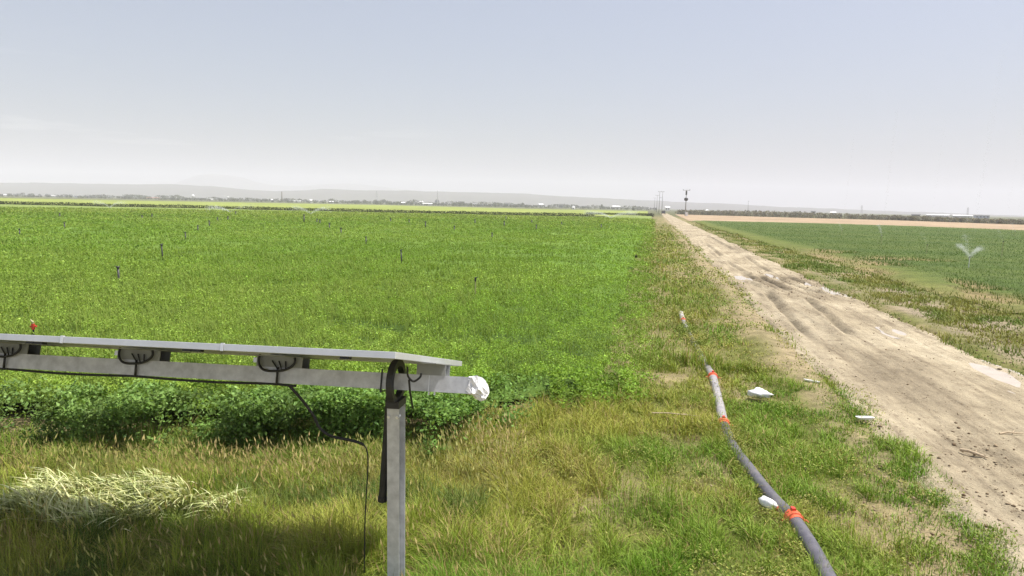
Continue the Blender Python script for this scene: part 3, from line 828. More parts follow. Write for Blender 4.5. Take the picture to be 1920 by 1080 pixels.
n = 260; w = rng.uniform(12, 24, n); add_clods(rng.uniform(7.4, 10.5, n), w, rng.gamma(2, .014, n) + .008)
n = 300; w = rng.uniform(4.5, 9, n); add_clods(rng.uniform(.6, 3.6, n), w, rng.gamma(2, .007, n) + .005)
v, f, c = clods(np.concatenate(Ps), np.concatenate(Ss), (.38, .30, .20), (.17, .12, .075))
tag(mesh_obj('earth_clods', v, [f], M_CLOD, colors=c), 'crumbled earth clods and stones along the road edges', 'clods', kind='stuff')

# ------------------------------------------------------------------ the solar rack
B9 = R(9.25)
AX = Vector((-math.cos(B9), math.sin(B9), -.012)).normalized()     # along the beam, to the left and away
VV = Vector((math.sin(B9), math.cos(B9), 0))      # across the beam, away from the camera
UP = Vector((0, 0, 1))
TILT = R(14.8)
PV = VV * math.cos(TILT) - UP * math.sin(TILT)    # along the panel, downhill and away
PN = VV * math.sin(TILT) + UP * math.cos(TILT)    # panel normal
P1 = atd(745, 660, 3.65)                          # near right top corner of the last panel
PL, PWD, PITCHW = 1.65, 1.045, 1.065              # panel length, width, spacing
def basis(a, b, c, o=Vector((0, 0, 0))):
    M = Matrix((a, b, c)).transposed(); return M
MP = basis(AX, PV, PN); MBm = basis(AX, PV, PN)
MV = basis(AX, VV, UP)
beam0 = atd(823, 719.5, 4.38)                       # a point on the beam axis
post_xy = beam0 + AX * .30
rack = empty('solar_rack', (post_xy.x, post_xy.y, 0))
tag(rack, 'steel post and long square beam carrying a tilted row of solar panels', 'solar panel rack')
OR = Vector(rack.location)
def rel(mb, name, mat, parent=rack, **k):
    o = mb.build(name, mat, None, **k)
    # geometry is given in world space: shift into the space of the thing
    me = o.data
    me.transform(Matrix.Translation(-OR))
    o.parent = parent
    return o
BW = .109
# beam (square tube, open at the right end): four walls
b = MB(); L0, L1 = -.24, 5.2
mid = beam0 + AX * ((L0 + L1) / 2)
tk = .006
for sgn in (-1, 1):
    b.box(mid + PV * sgn * (BW / 2 - tk / 2), L1 - L0, tk, BW, MBm)
    b.box(mid + PN * sgn * (BW / 2 - tk / 2), L1 - L0, BW - 2 * tk, tk, MBm)
rel(b, 'beam', M_GALV)
# post: H section
pb = MB(); topz = beam0.z - .155
hz_ = topz + .05
pc = Vector((post_xy.x, post_xy.y, (topz - .05) / 2))
pb.box(pc - VV * .062, .085, .008, hz_, MV)
pb.box(pc + VV * .062, .085, .008, hz_, MV)
pb.box(pc, .007, .116, hz_, MV)
rel(pb, 'post', M_GALV)
# bearing ring round the beam
rg = MB(); n = 36
c0 = beam0 + AX * .30
ro, ri, wd = .150, .108, .042
vs, fs = [], []
for k in range(n):
    t = 2 * math.pi * k / n
    d = VV * math.cos(t) + UP * math.sin(t)
    for rr, sx in ((ro, -1), (ro, 1), (ri, 1), (ri, -1)): vs.append(c0 + d * rr + AX * sx * wd / 2)
for k in range(n):
    a, e = 4 * k, 4 * ((k + 1) % n)
    for j in range(4): fs.append((a + j, a + (j + 1) % 4, e + (j + 1) % 4, e + j))
rg.add(vs, fs)
rg.box(c0 - UP * .145, .09, .15, .05, MV)
rel(rg, 'bearing', M_DARK, smooth=False)
for sx in (-.03, .03):
    for sz in (-.10, -.20):
        bo = MB(); q0 = c0 - VV * .022 + AX * sx + UP * (sz - .03)
        bo.tube([q0, q0 - VV * .052], [.011, .011], 6); rel(bo, 'bolt', M_CLAMP)
cl = MB()
cl.box(c0 + AX * .085 - PV * (BW / 2 + .004), .010, .008, .16, MBm)
cl.box(c0 + AX * .085 - PN * (BW / 2 + .014), .012, BW + .02, .008, MBm)
rel(cl, 'stop_plate', M_DARK)
jn = MB(); jn.box(beam0 + AX * .055 - PV * (BW / 2 + .002), .006, .004, BW * .98, MBm)
for dx in (.04, -.0): jn.box(beam0 + AX * (.045 + dx - .03) - PN * (BW / 2 + .012) - PV * .03, .008, .02, .02, MBm)
rel(jn, 'joint_strap', M_CLAMP)
# dark damper hanging left of the post
dp = MB(); a_, b_ = atd(731, 742, 4.40), atd(717, 938, 4.44)
dp.tube([a_, a_ + (b_ - a_) * .985, b_], [.028, .028, .026], 12)
dp.tube([b_ - (b_ - a_).normalized() * .03, b_ + (b_ - a_).normalized() * .004], .033, 12)
rel(dp, 'damper', M_RUB, smooth=False)
# panels
for i in range(5):
    right = P1 + AX * (i * PITCHW + .01) - PN * .0195
    c = right + AX * (PWD / 2) + PV * (PL / 2)
    gl = MB(); gl.box(c + PN * .014, PWD - .02, PL - .02, .006, MP)
    pan = rel(gl, 'solar_panel', M_GLASS)
    bk = MB(); bk.box(c + PN * .008, PWD - .024, PL - .024, .004, MP); rel(bk, 'backsheet', M_BACK, pan)
    fr = MB(); th = .039
    for s_ in (-1, 1):
        fr.box(c + PV * s_ * (PL / 2 - .011), PWD, .022, th, MP)
        fr.box(c + AX * s_ * (PWD / 2 - .011), .022, PL - .044, th, MP)
    rel(fr, 'frame', M_ALU, pan, bevel=.002)
    jb = MB(); jb.box(c - PV * .70 - PN * .006, .16, .11, .022, MP); rel(jb, 'junction_box', M_RUB, pan)
    ck = MB()
    for q in ((-.30, -.36) if i else (-.22,)):
        ck.box(right + AX * (PWD / 2 + q) + PV * .03 - PN * .026, .055, .04, .014, MP)
    rel(ck, 'cable_clip', M_RUB, pan)
    if i < 4:
        cp = MB(); cp.box(right + AX * (PWD + .010) + PV * .004 + PN * .002, .018, .016, .046, MP); rel(cp, 'clamp', M_CLAMP)
    # saddle between panel and beam
    bc = beam0 + AX * (.045 + 1.09 * i)
    top = (P1 - beam0).dot(PN) - .022 - .02
    hgt = top - BW / 2
    sd_ = MB()
    bw_ = .34 if i else .20
    sd_.box(bc + PN * (BW / 2 + hgt / 2) - PV * .055, bw_, .006, hgt, MBm)
    sd_.box(bc + PN * (BW / 2 + hgt / 2) + PV * .055, bw_, .006, hgt, MBm)
    sd_.box(bc + PN * (BW / 2 + hgt - .003), bw_ * .98, .60, .005, MBm)
    rel(sd_, 'saddle', M_SADDLE)
    if i:
        # loop of cable in front of the saddle, with its drop to the beam
        lp = MB(); pts = []
        wl_ = .135
        for k in range(25):
            t = math.pi * 1.25 * (k / 24.0) - .39
            pts.append(bc + AX * (wl_ * math.copysign(abs(math.cos(t)) ** .7, math.cos(t)) + .01) - PV * (BW / 2 + .022) + PN * (BW / 2 + hgt * .62 - .075 * math.sin(t) * (1 + .25 * math.cos(t))))
        lp.tube(pts, .0085, 8)
        lp.tube([bc - PV * (BW / 2 + .018) + PN * (BW / 2 + .0), bc - PV * (BW / 2 + .012) - PN * (BW / 2 + .004)], .008, 8)
        for k in range(3):
            lp.tube([bc + AX * (.05 - .05 * k) - PV * (BW / 2 + .012) + PN * (BW / 2 + hgt * .55), bc + AX * (.0 - .03 * k) - PV * (BW / 2 + .018) + PN * (BW / 2 - .012)], .005, 6)
        rel(lp, 'cable_loop', M_RUB, smooth=True)
        wb_ = MB(); wb_.box(bc + AX * (bw_ * .5 + .012) + PN * (BW / 2 + hgt * .55) - PV * .03, .032, .05, .034, MBm)
        rel(wb_, 'bracket', M_CLAMP)
# cable along the underside of the beam, then hanging to the ground
cb = MB(); pts = []
for k in range(60):
    q = 5.0 - k / 59 * 4.0
    sag = .006 + .012 * abs(math.sin((q - 1.19) * math.pi / PITCHW))
    pts.append(beam0 + AX * q - PV * (BW / 2 - .01) - PN * (BW / 2 + sag))
cb.tube(pts, .009, 8)
rel(cb, 'beam_cable', M_RUB, smooth=True)
hc_ = MB()
hp = [(541, 722, 4.52), (556, 738, 4.53), (572, 757, 4.55), (588, 780, 4.57), (600, 803, 4.58), (622, 818, 4.58), (650, 824, 4.57), (676, 831, 4.56), (687, 842, 4.56), (690, 868, 4.55), (688, 910, 4.55), (685, 960, 4.55), (684, 1000, 4.55), (682, 1120, 4.55), (680, 1220, 4.55)]
P = [atd(*q) for q in hp]
def smooth_path(P, n=6):
    out = []
    for i in range(len(P) - 1):
        p0, p1, p2, p3 = P[max(i - 1, 0)], P[i], P[i + 1], P[min(i + 2, len(P) - 1)]
        for k in range(n):
            t = k / n
            out.append(.5 * ((2 * p1) + (p2 - p0) * t + (2 * p0 - 5 * p1 + 4 * p2 - p3) * t * t + (-p0 + 3 * p1 - 3 * p2 + p3) * t ** 3))
    return out + [P[-1]]
hc_.tube(smooth_path(P), [.0105 if i < 45 else .0045 for i in range(len(smooth_path(P)))], 8)
rel(hc_, 'hanging_cable', M_RUB, smooth=True)
hk = MB()
hk.tube(smooth_path([atd(764, 688, 4.1), atd(765, 705, 4.12), atd(775, 715, 4.13), atd(787, 708, 4.13), atd(790, 700, 4.14)]), .007, 8)
hk.tube(smooth_path([atd(767, 712, 4.14), atd(769, 735, 4.16), atd(774, 765, 4.3)]), .007, 8)
rel(hk, 'end_cable', M_RUB, smooth=True)
# white bag stuffed in the open end of the beam
be = beam0 - AX * .24
bgm = MB(); rings, seg = 12, 18
rr_ = random.Random(3)
for i in range(rings + 1):
    t = i / rings
    cen = be + AX * .03 - AX * (.125 * t) - UP * (.05 * t * t)
    sc = .058 * (1.03 + .12 * math.sin(t * 3) - .10 * t) if t < .85 else .058 * (.93 - (t - .85) * 4.5)
    for k in range(seg):
        f = 2 * math.pi * k / seg
        cxy = (abs(math.cos(f)) ** .6 * math.copysign(1, math.cos(f)), abs(math.sin(f)) ** .6 * math.copysign(1, math.sin(f)))
        cr = 1 + (.18 * math.sin(5 * f + 7 * t) + .12 * math.sin(9 * f - 11 * t) + rr_.uniform(-.12, .12)) * min(1, t * 3)
        bgm.v.append(tuple(cen + (PV * cxy[0] + PN * cxy[1]) * sc * cr - AX * rr_.uniform(-.012, .012)))
for i in range(rings):
    for k in range(seg):
        a, c = i * seg + k, i * seg + (k + 1) % seg
        bgm.f.append((a, c, c + seg, a + seg))
bgm.f.append(tuple(rings * seg + k for k in range(seg)))
o = bgm.build('plastic_bag', M_BAG, origin=tuple(be), smooth=False)
tag(o, 'crumpled white plastic bag stuffed into the open right end of the steel beam', 'plastic bag')

# ------------------------------------------------------------------ irrigation pipe along the road
PIPE_PX = [(1277, 585), (1281, 600), (1296, 628), (1313, 655), (1326, 682), (1337, 704), (1347, 745), (1357, 794), (1374, 832), (1414, 888), (1448, 930), (1490, 972), (1522, 1022), (1556, 1085), (1600, 1180)]
pr = .068
ctl = [at(px, py, pr + .03) for px, py in PIPE_PX]
ctl = [Vector((p.x, p.y, (.075 if i >= 9 else .062 if i in (6, 8, 0, 1, 5) else .08 if i == 7 else .035))) for i, p in enumerate(ctl)]
irr = empty('irrigation_pipe', (ctl[7].x, ctl[7].y, 0))
tag(irr, 'grey irrigation pipe with orange couplings lying in the grass beside the road', 'irrigation pipe')
OI = Vector(irr.location)
joints = [1, 5, 7, 11]
segs = [(0, 1), (1, 5), (5, 7), (7, 11), (11, 14)]
def rel_i(mb, name, mat, parent=irr, smooth=True, tint=None):
    o = mb.build(name, mat, None, smooth=smooth)
    o.data.transform(Matrix.Translation(-OI)); o.parent = parent
    if tint is not None:
        a = o.data.color_attributes.new('tint', 'FLOAT_COLOR', 'POINT')
        a.data.foreach_set('color', np.tile(np.array([*tint, 1.0], np.float32), len(o.data.vertices)))
    return o
tints = [(2.4, 2.3, 2.1), (1.5, 1.45, 1.35), (1.8, 1.75, 1.65), (.68, .67, .70), (.66, .65, .70)]
for (a, b_), tn_ in zip(segs, tints):
    m_ = MB(); pts = smooth_path(ctl[a:b_ + 1], 8)
    m_.tube(pts, pr, 18)
    rel_i(m_, 'pipe_length', M_PIPE, tint=tn_)
for j in joints:
    p = ctl[j]; d = (ctl[j + 1] - ctl[j - 1]).normalized()
    sd2 = d.cross(UP).normalized()
    m_ = MB()
    m_.tube([p - d * .10, p - d * .07, p - d * .065, p + d * .02, p + d * .025, p + d * .06], [pr * 1.05, pr * 1.07, pr * 1.26, pr * 1.29, pr * 1.12, pr * 1.04], 20)
    cpl = rel_i(m_, 'coupling', M_ORANGE, smooth=False)
    for sg in (-1, 1):
        lv = MB()
        q0 = p + sd2 * sg * pr * 1.3 - d * .02
        lv.tube([q0 - sd2 * sg * .01, q0 + sd2 * sg * .025 + d * .02 + UP * .005, q0 + sd2 * sg * .03 + d * .05], [.012, .010, .007], 8)
        rel_i(lv, 'lever', M_ORANGE, cpl)
    st_ = MB()
    q0 = p + UP * pr * 1.35 - d * .05
    st_.box(q0, .05, .035, .03, basis(d, sd2, UP))
    rel_i(st_, 'latch', M_RED, cpl, smooth=False)

# ------------------------------------------------------------------ litter
def litter(name, px, py, z, sx, sy, sz, rz, label, cat, mat=None, seed=0, amp=.22):
    p = at(px, py, z)
    m_ = MB(); m_.blob((0, 0, sz * .6), sx, sy, sz, amp, 16, 9, seed)
    o = m_.build(name, mat or M_BAG, smooth=True)
    o.location = (p.x, p.y, z); o.rotation_euler = (0, 0, rz)
    return tag(o, label, cat)
litter('plastic_bag', 1424, 742, .10, .17, .10, .065, -.35, 'white crumpled plastic bag lying in the weeds between the pipe and the road', 'plastic bag', seed=4, amp=.26)
b2 = litter('plastic_bag', 1439, 950, .07, .05, .105, .055, .55, 'small white bag lying against the left side of the dark pipe', 'plastic bag', seed=9, amp=.18)
m_ = MB(); m_.blob((.012, -.105, .02), .022, .016, .026, .1, 10, 6, 2); m_.build('red_end', M_RED, b2, smooth=True)
def tray(px, py, z, L_, W_, rz, label):
    p = at(px, py, z)
    root = empty('foam_tray', (p.x, p.y, z - .01), rz)
    tag(root, label, 'litter')
    m_ = MB(); nn = 14
    vs, fs = [], []
    for k in range(nn):
        t = 2 * math.pi * k / nn
        cx_, cy_ = abs(math.cos(t)) ** .5 * math.copysign(1, math.cos(t)), abs(math.sin(t)) ** .5 * math.copysign(1, math.sin(t))
        vs += [(cx_ * L_ * .42, cy_ * W_ * .40, 0), (cx_ * L_ / 2, cy_ * W_ / 2, .028), (cx_ * L_ * .46, cy_ * W_ * .45, .028), (cx_ * L_ * .40, cy_ * W_ * .37, .008)]
    for k in range(nn):
        a, e = 4 * k, 4 * ((k + 1) % nn)
        for j in range(3): fs.append((a + j, e + j, e + j + 1, a + j + 1))
    fs.append(tuple(4 * k for k in range(nn))[::-1]); fs.append(tuple(4 * k + 3 for k in range(nn)))
    m_.add(vs, fs); m_.build('tray_shell', M_BAG, root)
    return root
t1 = tray(1522, 715, .10, .26, .14, -.22, 'flat white piece of litter in the weeds nearest the road, above the other'); t1.rotation_euler = (R(-8), R(6), -.25)
t2 = tray(1622, 784, .09, .25, .13, .02, 'flat white piece of litter at the bare edge of the dirt road'); t2.rotation_euler = (R(-6), 0, .05)
def stick(px0, py0, px1, py1, r, label, z=.05, kink=.02):
    a, b_ = at(px0, py0, z), at(px1, py1, z)
    d = b_ - a; m_ = MB()
    pts = [a, a + d * .35 + Vector((0, kink, .01)), a + d * .7 - Vector((0, kink * .6, -.006)), b_]
    m_.tube(pts, [r, r * .9, r * .8, r * .4], 7)
    m_.tube([a + d * .55, a + d * .75 + Vector((0, r * 4, r * 2))], [r * .6, r * .3], 6)
    o = m_.build('stick', M_WOOD, origin=tuple(a)); return tag(o, label, 'stick')
stick(1800, 843, 1852, 858, .02, 'pale split stick lying among dark clods on the near dirt road', .06)
stick(1874, 813, 1918, 812, .013, 'thin forked twig on the dirt road at the right edge of view', .06)
stick(1222, 774, 1312, 780, .008, 'long dry reed lying across the grass between crop and pipe', .16, .01)

# ------------------------------------------------------------------ sprinkler risers in the green crop
G1 = 'sprinkler risers standing in the green crop'
def riser_proto():
    root = empty('sprinkler_riser', (0, 0, 0))
    m_ = MB(); m_.tube([(0, 0, 0), (.004, 0, .5), (0, 0, 1.0)], [.033, .031, .03], 8); m_.build('pole', M_DARK, root, smooth=True)
    m_ = MB(); m_.tube([(0, 0, 1.0), (0, 0, 1.05), (0, 0, 1.07)], [.046, .048, .03], 8)
    m_.tube([(0, 0, 1.05), (.09, .02, 1.10)], [.018, .012], 7); m_.tube([(0, 0, 1.06), (-.06, 0, 1.075)], [.012, .016], 6)
    m_.build('sprinkler_head', M_DARK, root, smooth=True)
    return root
proto = None
def dup(o):
    c = o.copy(); col.objects.link(c)
    for ch in o.children:
        d = ch.copy(); col.objects.link(d); d.parent = c
    return c
RIS = [   # x, top y, base y (visible foot at the canopy), label
    (224, 499, 524, 'dark sprinkler riser, tallest in the crop, nearest of the left diagonal row'),
    (305, 457, 480, 'dark sprinkler riser right behind the tallest one in the left diagonal row'),
    (349, 436, 446, 'dark sprinkler riser third back in the left diagonal row'),
    (371, 424, 431, 'short dark sprinkler riser fourth back in the left diagonal row'),
    (393, 413, 422, 'dark sprinkler riser fifth back in the left diagonal row'),
    (408, 408, 414, 'small dark sprinkler riser sixth back in the left diagonal row'),
    (427, 405, 411, 'small sprinkler riser next to last in the left diagonal row'),
    (442, 396, 402, 'farthest sprinkler riser of the left diagonal row, below the dark ditch'),
    (121, 417, 427, 'lone dark sprinkler riser midway up the left side of the crop'),
    (38, 431, 440, 'dark sprinkler riser nearest the left edge of the view'),
    (112, 400, 405, 'tiny sprinkler riser far back, left above the lone riser'),
    (267, 403, 409, 'left one of a tiny far pair of sprinkler risers below the ditch'),
    (285, 401, 406, 'right one of a tiny far pair of sprinkler risers below the ditch'),
    (570, 402, 416, 'far thin sprinkler riser with a white puff, below the ditch'),
    (594, 410, 416, 'left one of two far sprinkler risers standing almost side by side'),
    (600, 411, 418, 'right one of two far sprinkler risers standing almost side by side'),
    (618, 418, 428, 'dark sprinkler riser third back in the middle diagonal row, behind two near ones'),
    (640, 427, 438, 'dark sprinkler riser second from the front pair in the middle diagonal row'),
    (687, 444, 455, 'dark sprinkler riser just behind the nearest of the middle diagonal row'),
    (754, 468, 488, 'tall dark sprinkler riser, nearest of the middle diagonal row'),
    (852, 423, 432, 'dark sprinkler riser alone in the crop between the middle and right rows'),
    (923, 436, 446, 'dark stubby sprinkler riser above the pale yellowish one'),
    (798, 415, 425, 'dark sprinkler riser under the domed mosque, nearer of two'),
    (767, 411, 418, 'small sprinkler riser farther back left of the one under the mosque'),
    (732, 409, 415, 'tiny sprinkler riser farthest left in the far right-hand row'),
    (891, 411, 418, 'small sprinkler riser far back below the ditch, left of a close pair'),
    (946, 414, 425, 'nearer one of a close pair of far sprinkler risers right of the mosque'),
    (949, 406, 412, 'farther one of a close pair of far sprinkler risers right of the mosque'),
    (1005, 421, 429, 'thick dark sprinkler riser in the right part of the crop'),
    (997, 412, 417, 'small sprinkler riser just behind the thick dark one'),
    (1053, 416, 421, 'tiny sprinkler riser in the far right part of the crop'),
    (1127, 420, 426, 'tiny sprinkler riser nearest the dirt road in the far crop'),
]
for (px, ty, by, lab) in RIS:
    z0 = .42
    p = at(px, by, z0); D = p.y
    top = atd(px, ty, D)
    if proto is None: proto = riser_proto(); o = proto
    else: o = dup(proto)
    o.location = (p.x, p.y, 0)
    wscale = min(2.6, max(1.0, D * .0009 / .033))
    o.scale = (wscale, wscale, max(.75, top.z / 1.08))
    o.rotation_euler = (random.uniform(-.05, .05), random.uniform(-.06, .06), random.uniform(0, 6))
    tag(o, lab, 'sprinkler', G1)
# the near light-coloured one and the one with the red head
p = at(891, 557, .30); top = atd(891, 520, p.y)
r2 = empty('sprinkler_riser', (p.x, p.y, 0))
m_ = MB(); m_.tube([(0, 0, 0), (0, 0, top.z - .12)], .016, 8); m_.build('pole', M_BRASS, r2)
m_ = MB(); m_.tube([(0, 0, top.z - .12), (0, 0, top.z)], [.026, .03], 8); m_.tube([(0, 0, top.z - .03), (.07, 0, top.z + .02)], .012, 6); m_.build('sprinkler_head', M_DARK, r2)
tag(r2, 'pale yellowish sprinkler riser in the crop above the white bag on the beam', 'sprinkler', G1)
p = at(64, 640, .42); top = atd(65, 603, p.y)
r3 = empty('sprinkler_riser', (p.x, p.y, 0))
m_ = MB(); m_.tube([(0, 0, 0), (0, 0, top.z - .14)], .014, 8); m_.build('pole', M_DARK, r3)
m_ = MB(); m_.tube([(0, 0, top.z - .14), (0, 0, top.z - .04)], [.026, .03], 8); m_.tube([(-.05, 0, top.z - .09), (.06, 0, top.z - .08)], .016, 7)
m_.build('sprinkler_head', M_RED, r3)
m_ = MB(); m_.tube([(0, 0, top.z - .04), (.0, 0, top.z - .01), (-.04, 0, top.z + .03)], [.018, .022, .012], 7); m_.build('nozzle', M_BRASS, r3)
tag(r3, 'sprinkler riser with a red head rising just behind the left solar panel', 'sprinkler', G1)

# sprinklers at work: riser + spray of droplets
def spray_mesh(hz0, reach, height, n, seed, size, arms):
    g_ = np.random.default_rng(seed); P = []
    for (ang, el, wgt) in arms:
        k = int(n * wgt); t = g_.uniform(0, 1, k) ** .8
        xx = reach * t; zz = hz0 + height * (t * math.tan(el) * 1.6 - .55 * t * t * 1.6)
        sp = .05 + .30 * t * reach * .25
        P.append(np.stack([xx * math.cos(ang) + g_.normal(0, 1, k) * sp, xx * math.sin(ang) + g_.normal(0, 1, k) * sp, zz + g_.normal(0, 1, k) * sp * .8], -1))
    P = np.concatenate(P); P = P[P[:, 2] > .05]; N = len(P)
    d1 = g_.normal(0, 1, (N, 3)); d1 /= np.linalg.norm(d1, axis=1)[:, None]
    d2 = np.cross(d1, g_.normal(0, 1, (N, 3))); d2 /= np.linalg.norm(d2, axis=1)[:, None]
    s_ = size * g_.uniform(.5, 1.3, (N, 1))
    V = np.stack([P - d1 * s_, P + d1 * s_ * .5 + d2 * s_, P + d1 * s_ * .5 - d2 * s_], 1).reshape(-1, 3)
    return V, (np.arange(N) * 3)[:, None] + np.arange(3)
G2 = 'sprinklers spraying water in the fields'
def sprinkler(px, py, z0, hgt, reach, hh, n, seed, size, arms, label, mat=M_BRASS):
    p = at(px, py, z0)
    root = empty('sprinkler', (p.x, p.y, 0))
    m_ = MB(); m_.tube([(0, 0, 0), (0, 0, hgt)], .02, 8); m_.build('pole', mat, root)
    m_ = MB(); m_.tube([(0, 0, hgt), (0, 0, hgt + .06)], [.03, .03], 8); m_.tube([(0, 0, hgt + .04), (.08, 0, hgt + .09)], .013, 6); m_.build('sprinkler_head', M_DARK, root)
    V, T = spray_mesh(hgt, reach, hh, n, seed, size, arms)
    o = mesh_obj('water_spray', V, [T], M_SPRAY, root)
    o['kind'] = 'stuff'
    return tag(root, label, 'sprinkler', G2)
A2 = [(math.pi * .93, R(50), .36), (.12, R(46), .36), (math.pi * .5, R(60), .10), (0, R(85), .18)]
A1 = [(0, R(86), .55), (math.pi * .85, R(62), .45)]
sprinkler(1816, 503, .2, .75, .62, .62, 6500, 1, .0105, A2, 'sprinkler throwing a white V of water over the dark wheat', M_CLAMP)
sprinkler(1652, 458, .2, .9, .35, .5, 1000, 2, 0.017, A1, 'small sprinkler puff far out in the wheat, left of the big spray')
sprinkler(1878, 482, .2, 1.2, .5, .5, 520, 3, 0.011, A1, 'thin sprinkler right of the big spray near the right edge of view')
sprinkler(1737, 476, .2, .8, .4, .4, 320, 4, 0.011, A1, 'small pale sprinkler between the little puff and the big spray')
sprinkler(1578, 443, .2, .8, .5, .5, 480, 5, 0.017, A1, 'tiny sprinkler puff in the far wheat nearest the road')
sprinkler(1902, 418 + 27, .2, .9, .5, .5, 480, 6, 0.017, A1, 'tiny white sprinkler at the far right end of the wheat')
W2 = [(math.pi, R(40), .5), (0, R(40), .5)]
sprinkler(1145, 416, .42, 1.2, 4.5, 1.6, 2600, 7, .05, W2, 'sprinkler making a broad mist over the far crop beside the road')
sprinkler(432, 408, .42, 1.2, 3.0, 1.6, 1000, 8, .05, [(math.pi * 1.05, R(35), .8), (0, R(40), .2)], 'sprinkler with a slanting white jet in the far left crop')
sprinkler(583, 412, .42, 1.2, 2.6, 1.6, 1000, 9, .05, W2, 'sprinkler with a white haze of drops in front of the brick chimney')
sprinkler(206, 392 + 6, .42, 1.2, 2.6, 1.6, 700, 10, .05, W2, 'faint sprinkler mist at the far left under the ditch')

# ------------------------------------------------------------------ utility poles
def cross_pole(px, ty, by_z, D, arm, label, transformer=False, legs=1, thick=.16, cat='utility pole'):
    b0 = atd(px, 400, D); zt = atd(px, ty, D).z
    root = empty('utility_pole', (b0.x, b0.y, 0)); tag(root, label, cat, 'utility poles along the road')
    root.rotation_euler = (0, 0, -RA)
    m_ = MB()
    if legs == 1: m_.tube([(0, 0, 0), (0, 0, zt)], [thick * 1.35, thick * .8], 10)
    else:
        m_.box((0, 0, zt * .72), 1.6 - thick * 1.7, .1, .12)
        m_.tube([(-.8, 0, 0), (-.8, 0, zt)], [thick, thick * .7], 8); m_.tube([(.8, 0, 0), (.8, 0, zt)], [thick, thick * .7], 8)
    m_.build('pole', M_STEELPOLE, root, smooth=True)
    m_ = MB(); m_.box((0, 0, zt - .15), arm * 2, .14, .16)
    m_.build('crossarm', M_STEELPOLE, root)
    for s_ in ((-1, 0, 1) if not transformer else (-1, 1)):
        m_ = MB(); m_.tube([(s_ * arm * .92, 0, zt - .07), (s_ * arm * .92, 0, zt + .22)], [.07, .09], 8); m_.build('insulator', M_DARK, root)
    if transformer:
        m_ = MB(); m_.box((0, 0, zt - 1.25), .62, .5, 1.7); m_.box((0, -.05, zt - 1.25), .40, .7, 1.3); m_.build('switchgear', M_DARK, root, bevel=.05)
        m_ = MB(); m_.tube([(0, -.2, zt - 4.55), (0, -.2, zt - 4.3), (0, -.2, zt - 3.4), (0, -.2, zt - 3.2)], [.35, .66, .66, .35], 12)
        m_.box((0, -.2, zt - 3.9), 1.55, .35, .7); m_.build('transformer', M_DARK, root)
        m_ = MB(); m_.box((.5, -.3, .75), 1.0, .6, 1.5); m_.build('meter_box', M_BAG, root, bevel=.04)
    return root
cross_pole(1285, 356, 0, 280, 1.45, 'tall grey pole with crossarm and a black transformer right of the road end', True)
cross_pole(1238, 359, 0, 380, 1.6, 'twin-legged pole with a crossarm at the far end of the road', legs=2, thick=.17)
cross_pole(1231, 366, 0, 520, 1.3, 'faint leaning pole just left of the twin-legged one', thick=.16)
cross_pole(1226.5, 371, 0, 640, 1.2, 'faintest and lowest pole at the end of the road', thick=.15)
cross_pole(1402, 377, 0, 620, .5, 'thin faint mast above the hedge right of the road', thick=.16, cat='mast')

def lattice(px, ty, D, label):
    b0 = atd(px, 400, D); zt = atd(px, ty, D).z
    root = empty('power_pylon', (b0.x, b0.y, 0), random.uniform(0, 1)); tag(root, label, 'pylon', 'pylons on the plain')
    m_ = MB(); bw = zt * .10
    lv = [0, .25, .45, .62, .76, .88, 1.0]; wd = [bw * (1 - .82 * q) for q in lv]
    for sx in (-1, 1):
        for sy in (-1, 1):
            m_.tube([(sx * w_, sy * w_, q * zt) for q, w_ in zip(lv, wd)], .16, 5)
    for i in range(len(lv) - 1):
        for sx in (-1, 1):
            m_.tube([(sx * wd[i], -wd[i], lv[i] * zt), (-sx * wd[i + 1], -wd[i + 1], lv[i + 1] * zt)], .10, 4)
            m_.tube([(wd[i], sx * wd[i], lv[i] * zt), (wd[i + 1], -sx * wd[i + 1], lv[i + 1] * zt)], .10, 4)
    m_.build('tower', M_STEELPOLE, root)
    m_ = MB()
    for q, a_ in ((.70, 3.4), (.82, 3.0), (.94, 2.4)): m_.tube([(-a_, 0, q * zt), (0, 0, q * zt + .5), (a_, 0, q * zt)], .16, 5)
    m_.build('crossarm', M_STEELPOLE, root)
lattice(1615, 385, 1500, 'very faint lattice pylon left of the long white sheds')
lattice(1814, 389, 1250, 'faint lattice pylon rising behind the long white sheds')
lattice(706, 358, 1700, 'thin faint pylon above the trees between chimney and mosque')

# ------------------------------------------------------------------ vehicle at the end of the road
p = at(1244, 396.5, 0); d_ = 330
p = atd(1244, 396, d_)
car = empty('parked_car', (p.x, p.y, 0), R(78)); tag(car, 'dark vehicle standing at the far end of the dirt road', 'car')
M_CAR = plain('dark_car_paint', (.015, .016, .018), .3, .2, 2, .1, 0)
m_ = MB()
prof = [(-2.2, .45), (-2.2, 1.0), (-1.75, 1.25), (-1.3, 1.8), (.55, 1.85), (1.15, 1.25), (2.1, 1.1), (2.25, .8), (2.25, .45)]
vs = [(x_, -.88, z_) for x_, z_ in prof] + [(x_, .88, z_) for x_, z_ in prof]; n = len(prof)
m_.add(vs, [tuple(range(n))[::-1], tuple(range(n, 2 * n))] + [(i, (i + 1) % n, n + (i + 1) % n, n + i) for i in range(n)])
m_.build('body', M_CAR, car, bevel=.06)
for sx in (-1.35, 1.4):
    for sy in (-.8, .8):
        w_ = MB(); w_.tube([(sx, sy - .11, .36), (sx, sy + .11, .36)], .36, 14); w_.build('wheel', M_RUB, car)
for sy in (-.885, .885):
    w_ = MB(); w_.add([(-1.2, sy, 1.28), (.85, sy, 1.28), (.5, sy, 1.72), (-1.1, sy, 1.72)], [(0, 1, 2, 3) if sy < 0 else (3, 2, 1, 0)]); w_.build('window', M_GLASS, car)

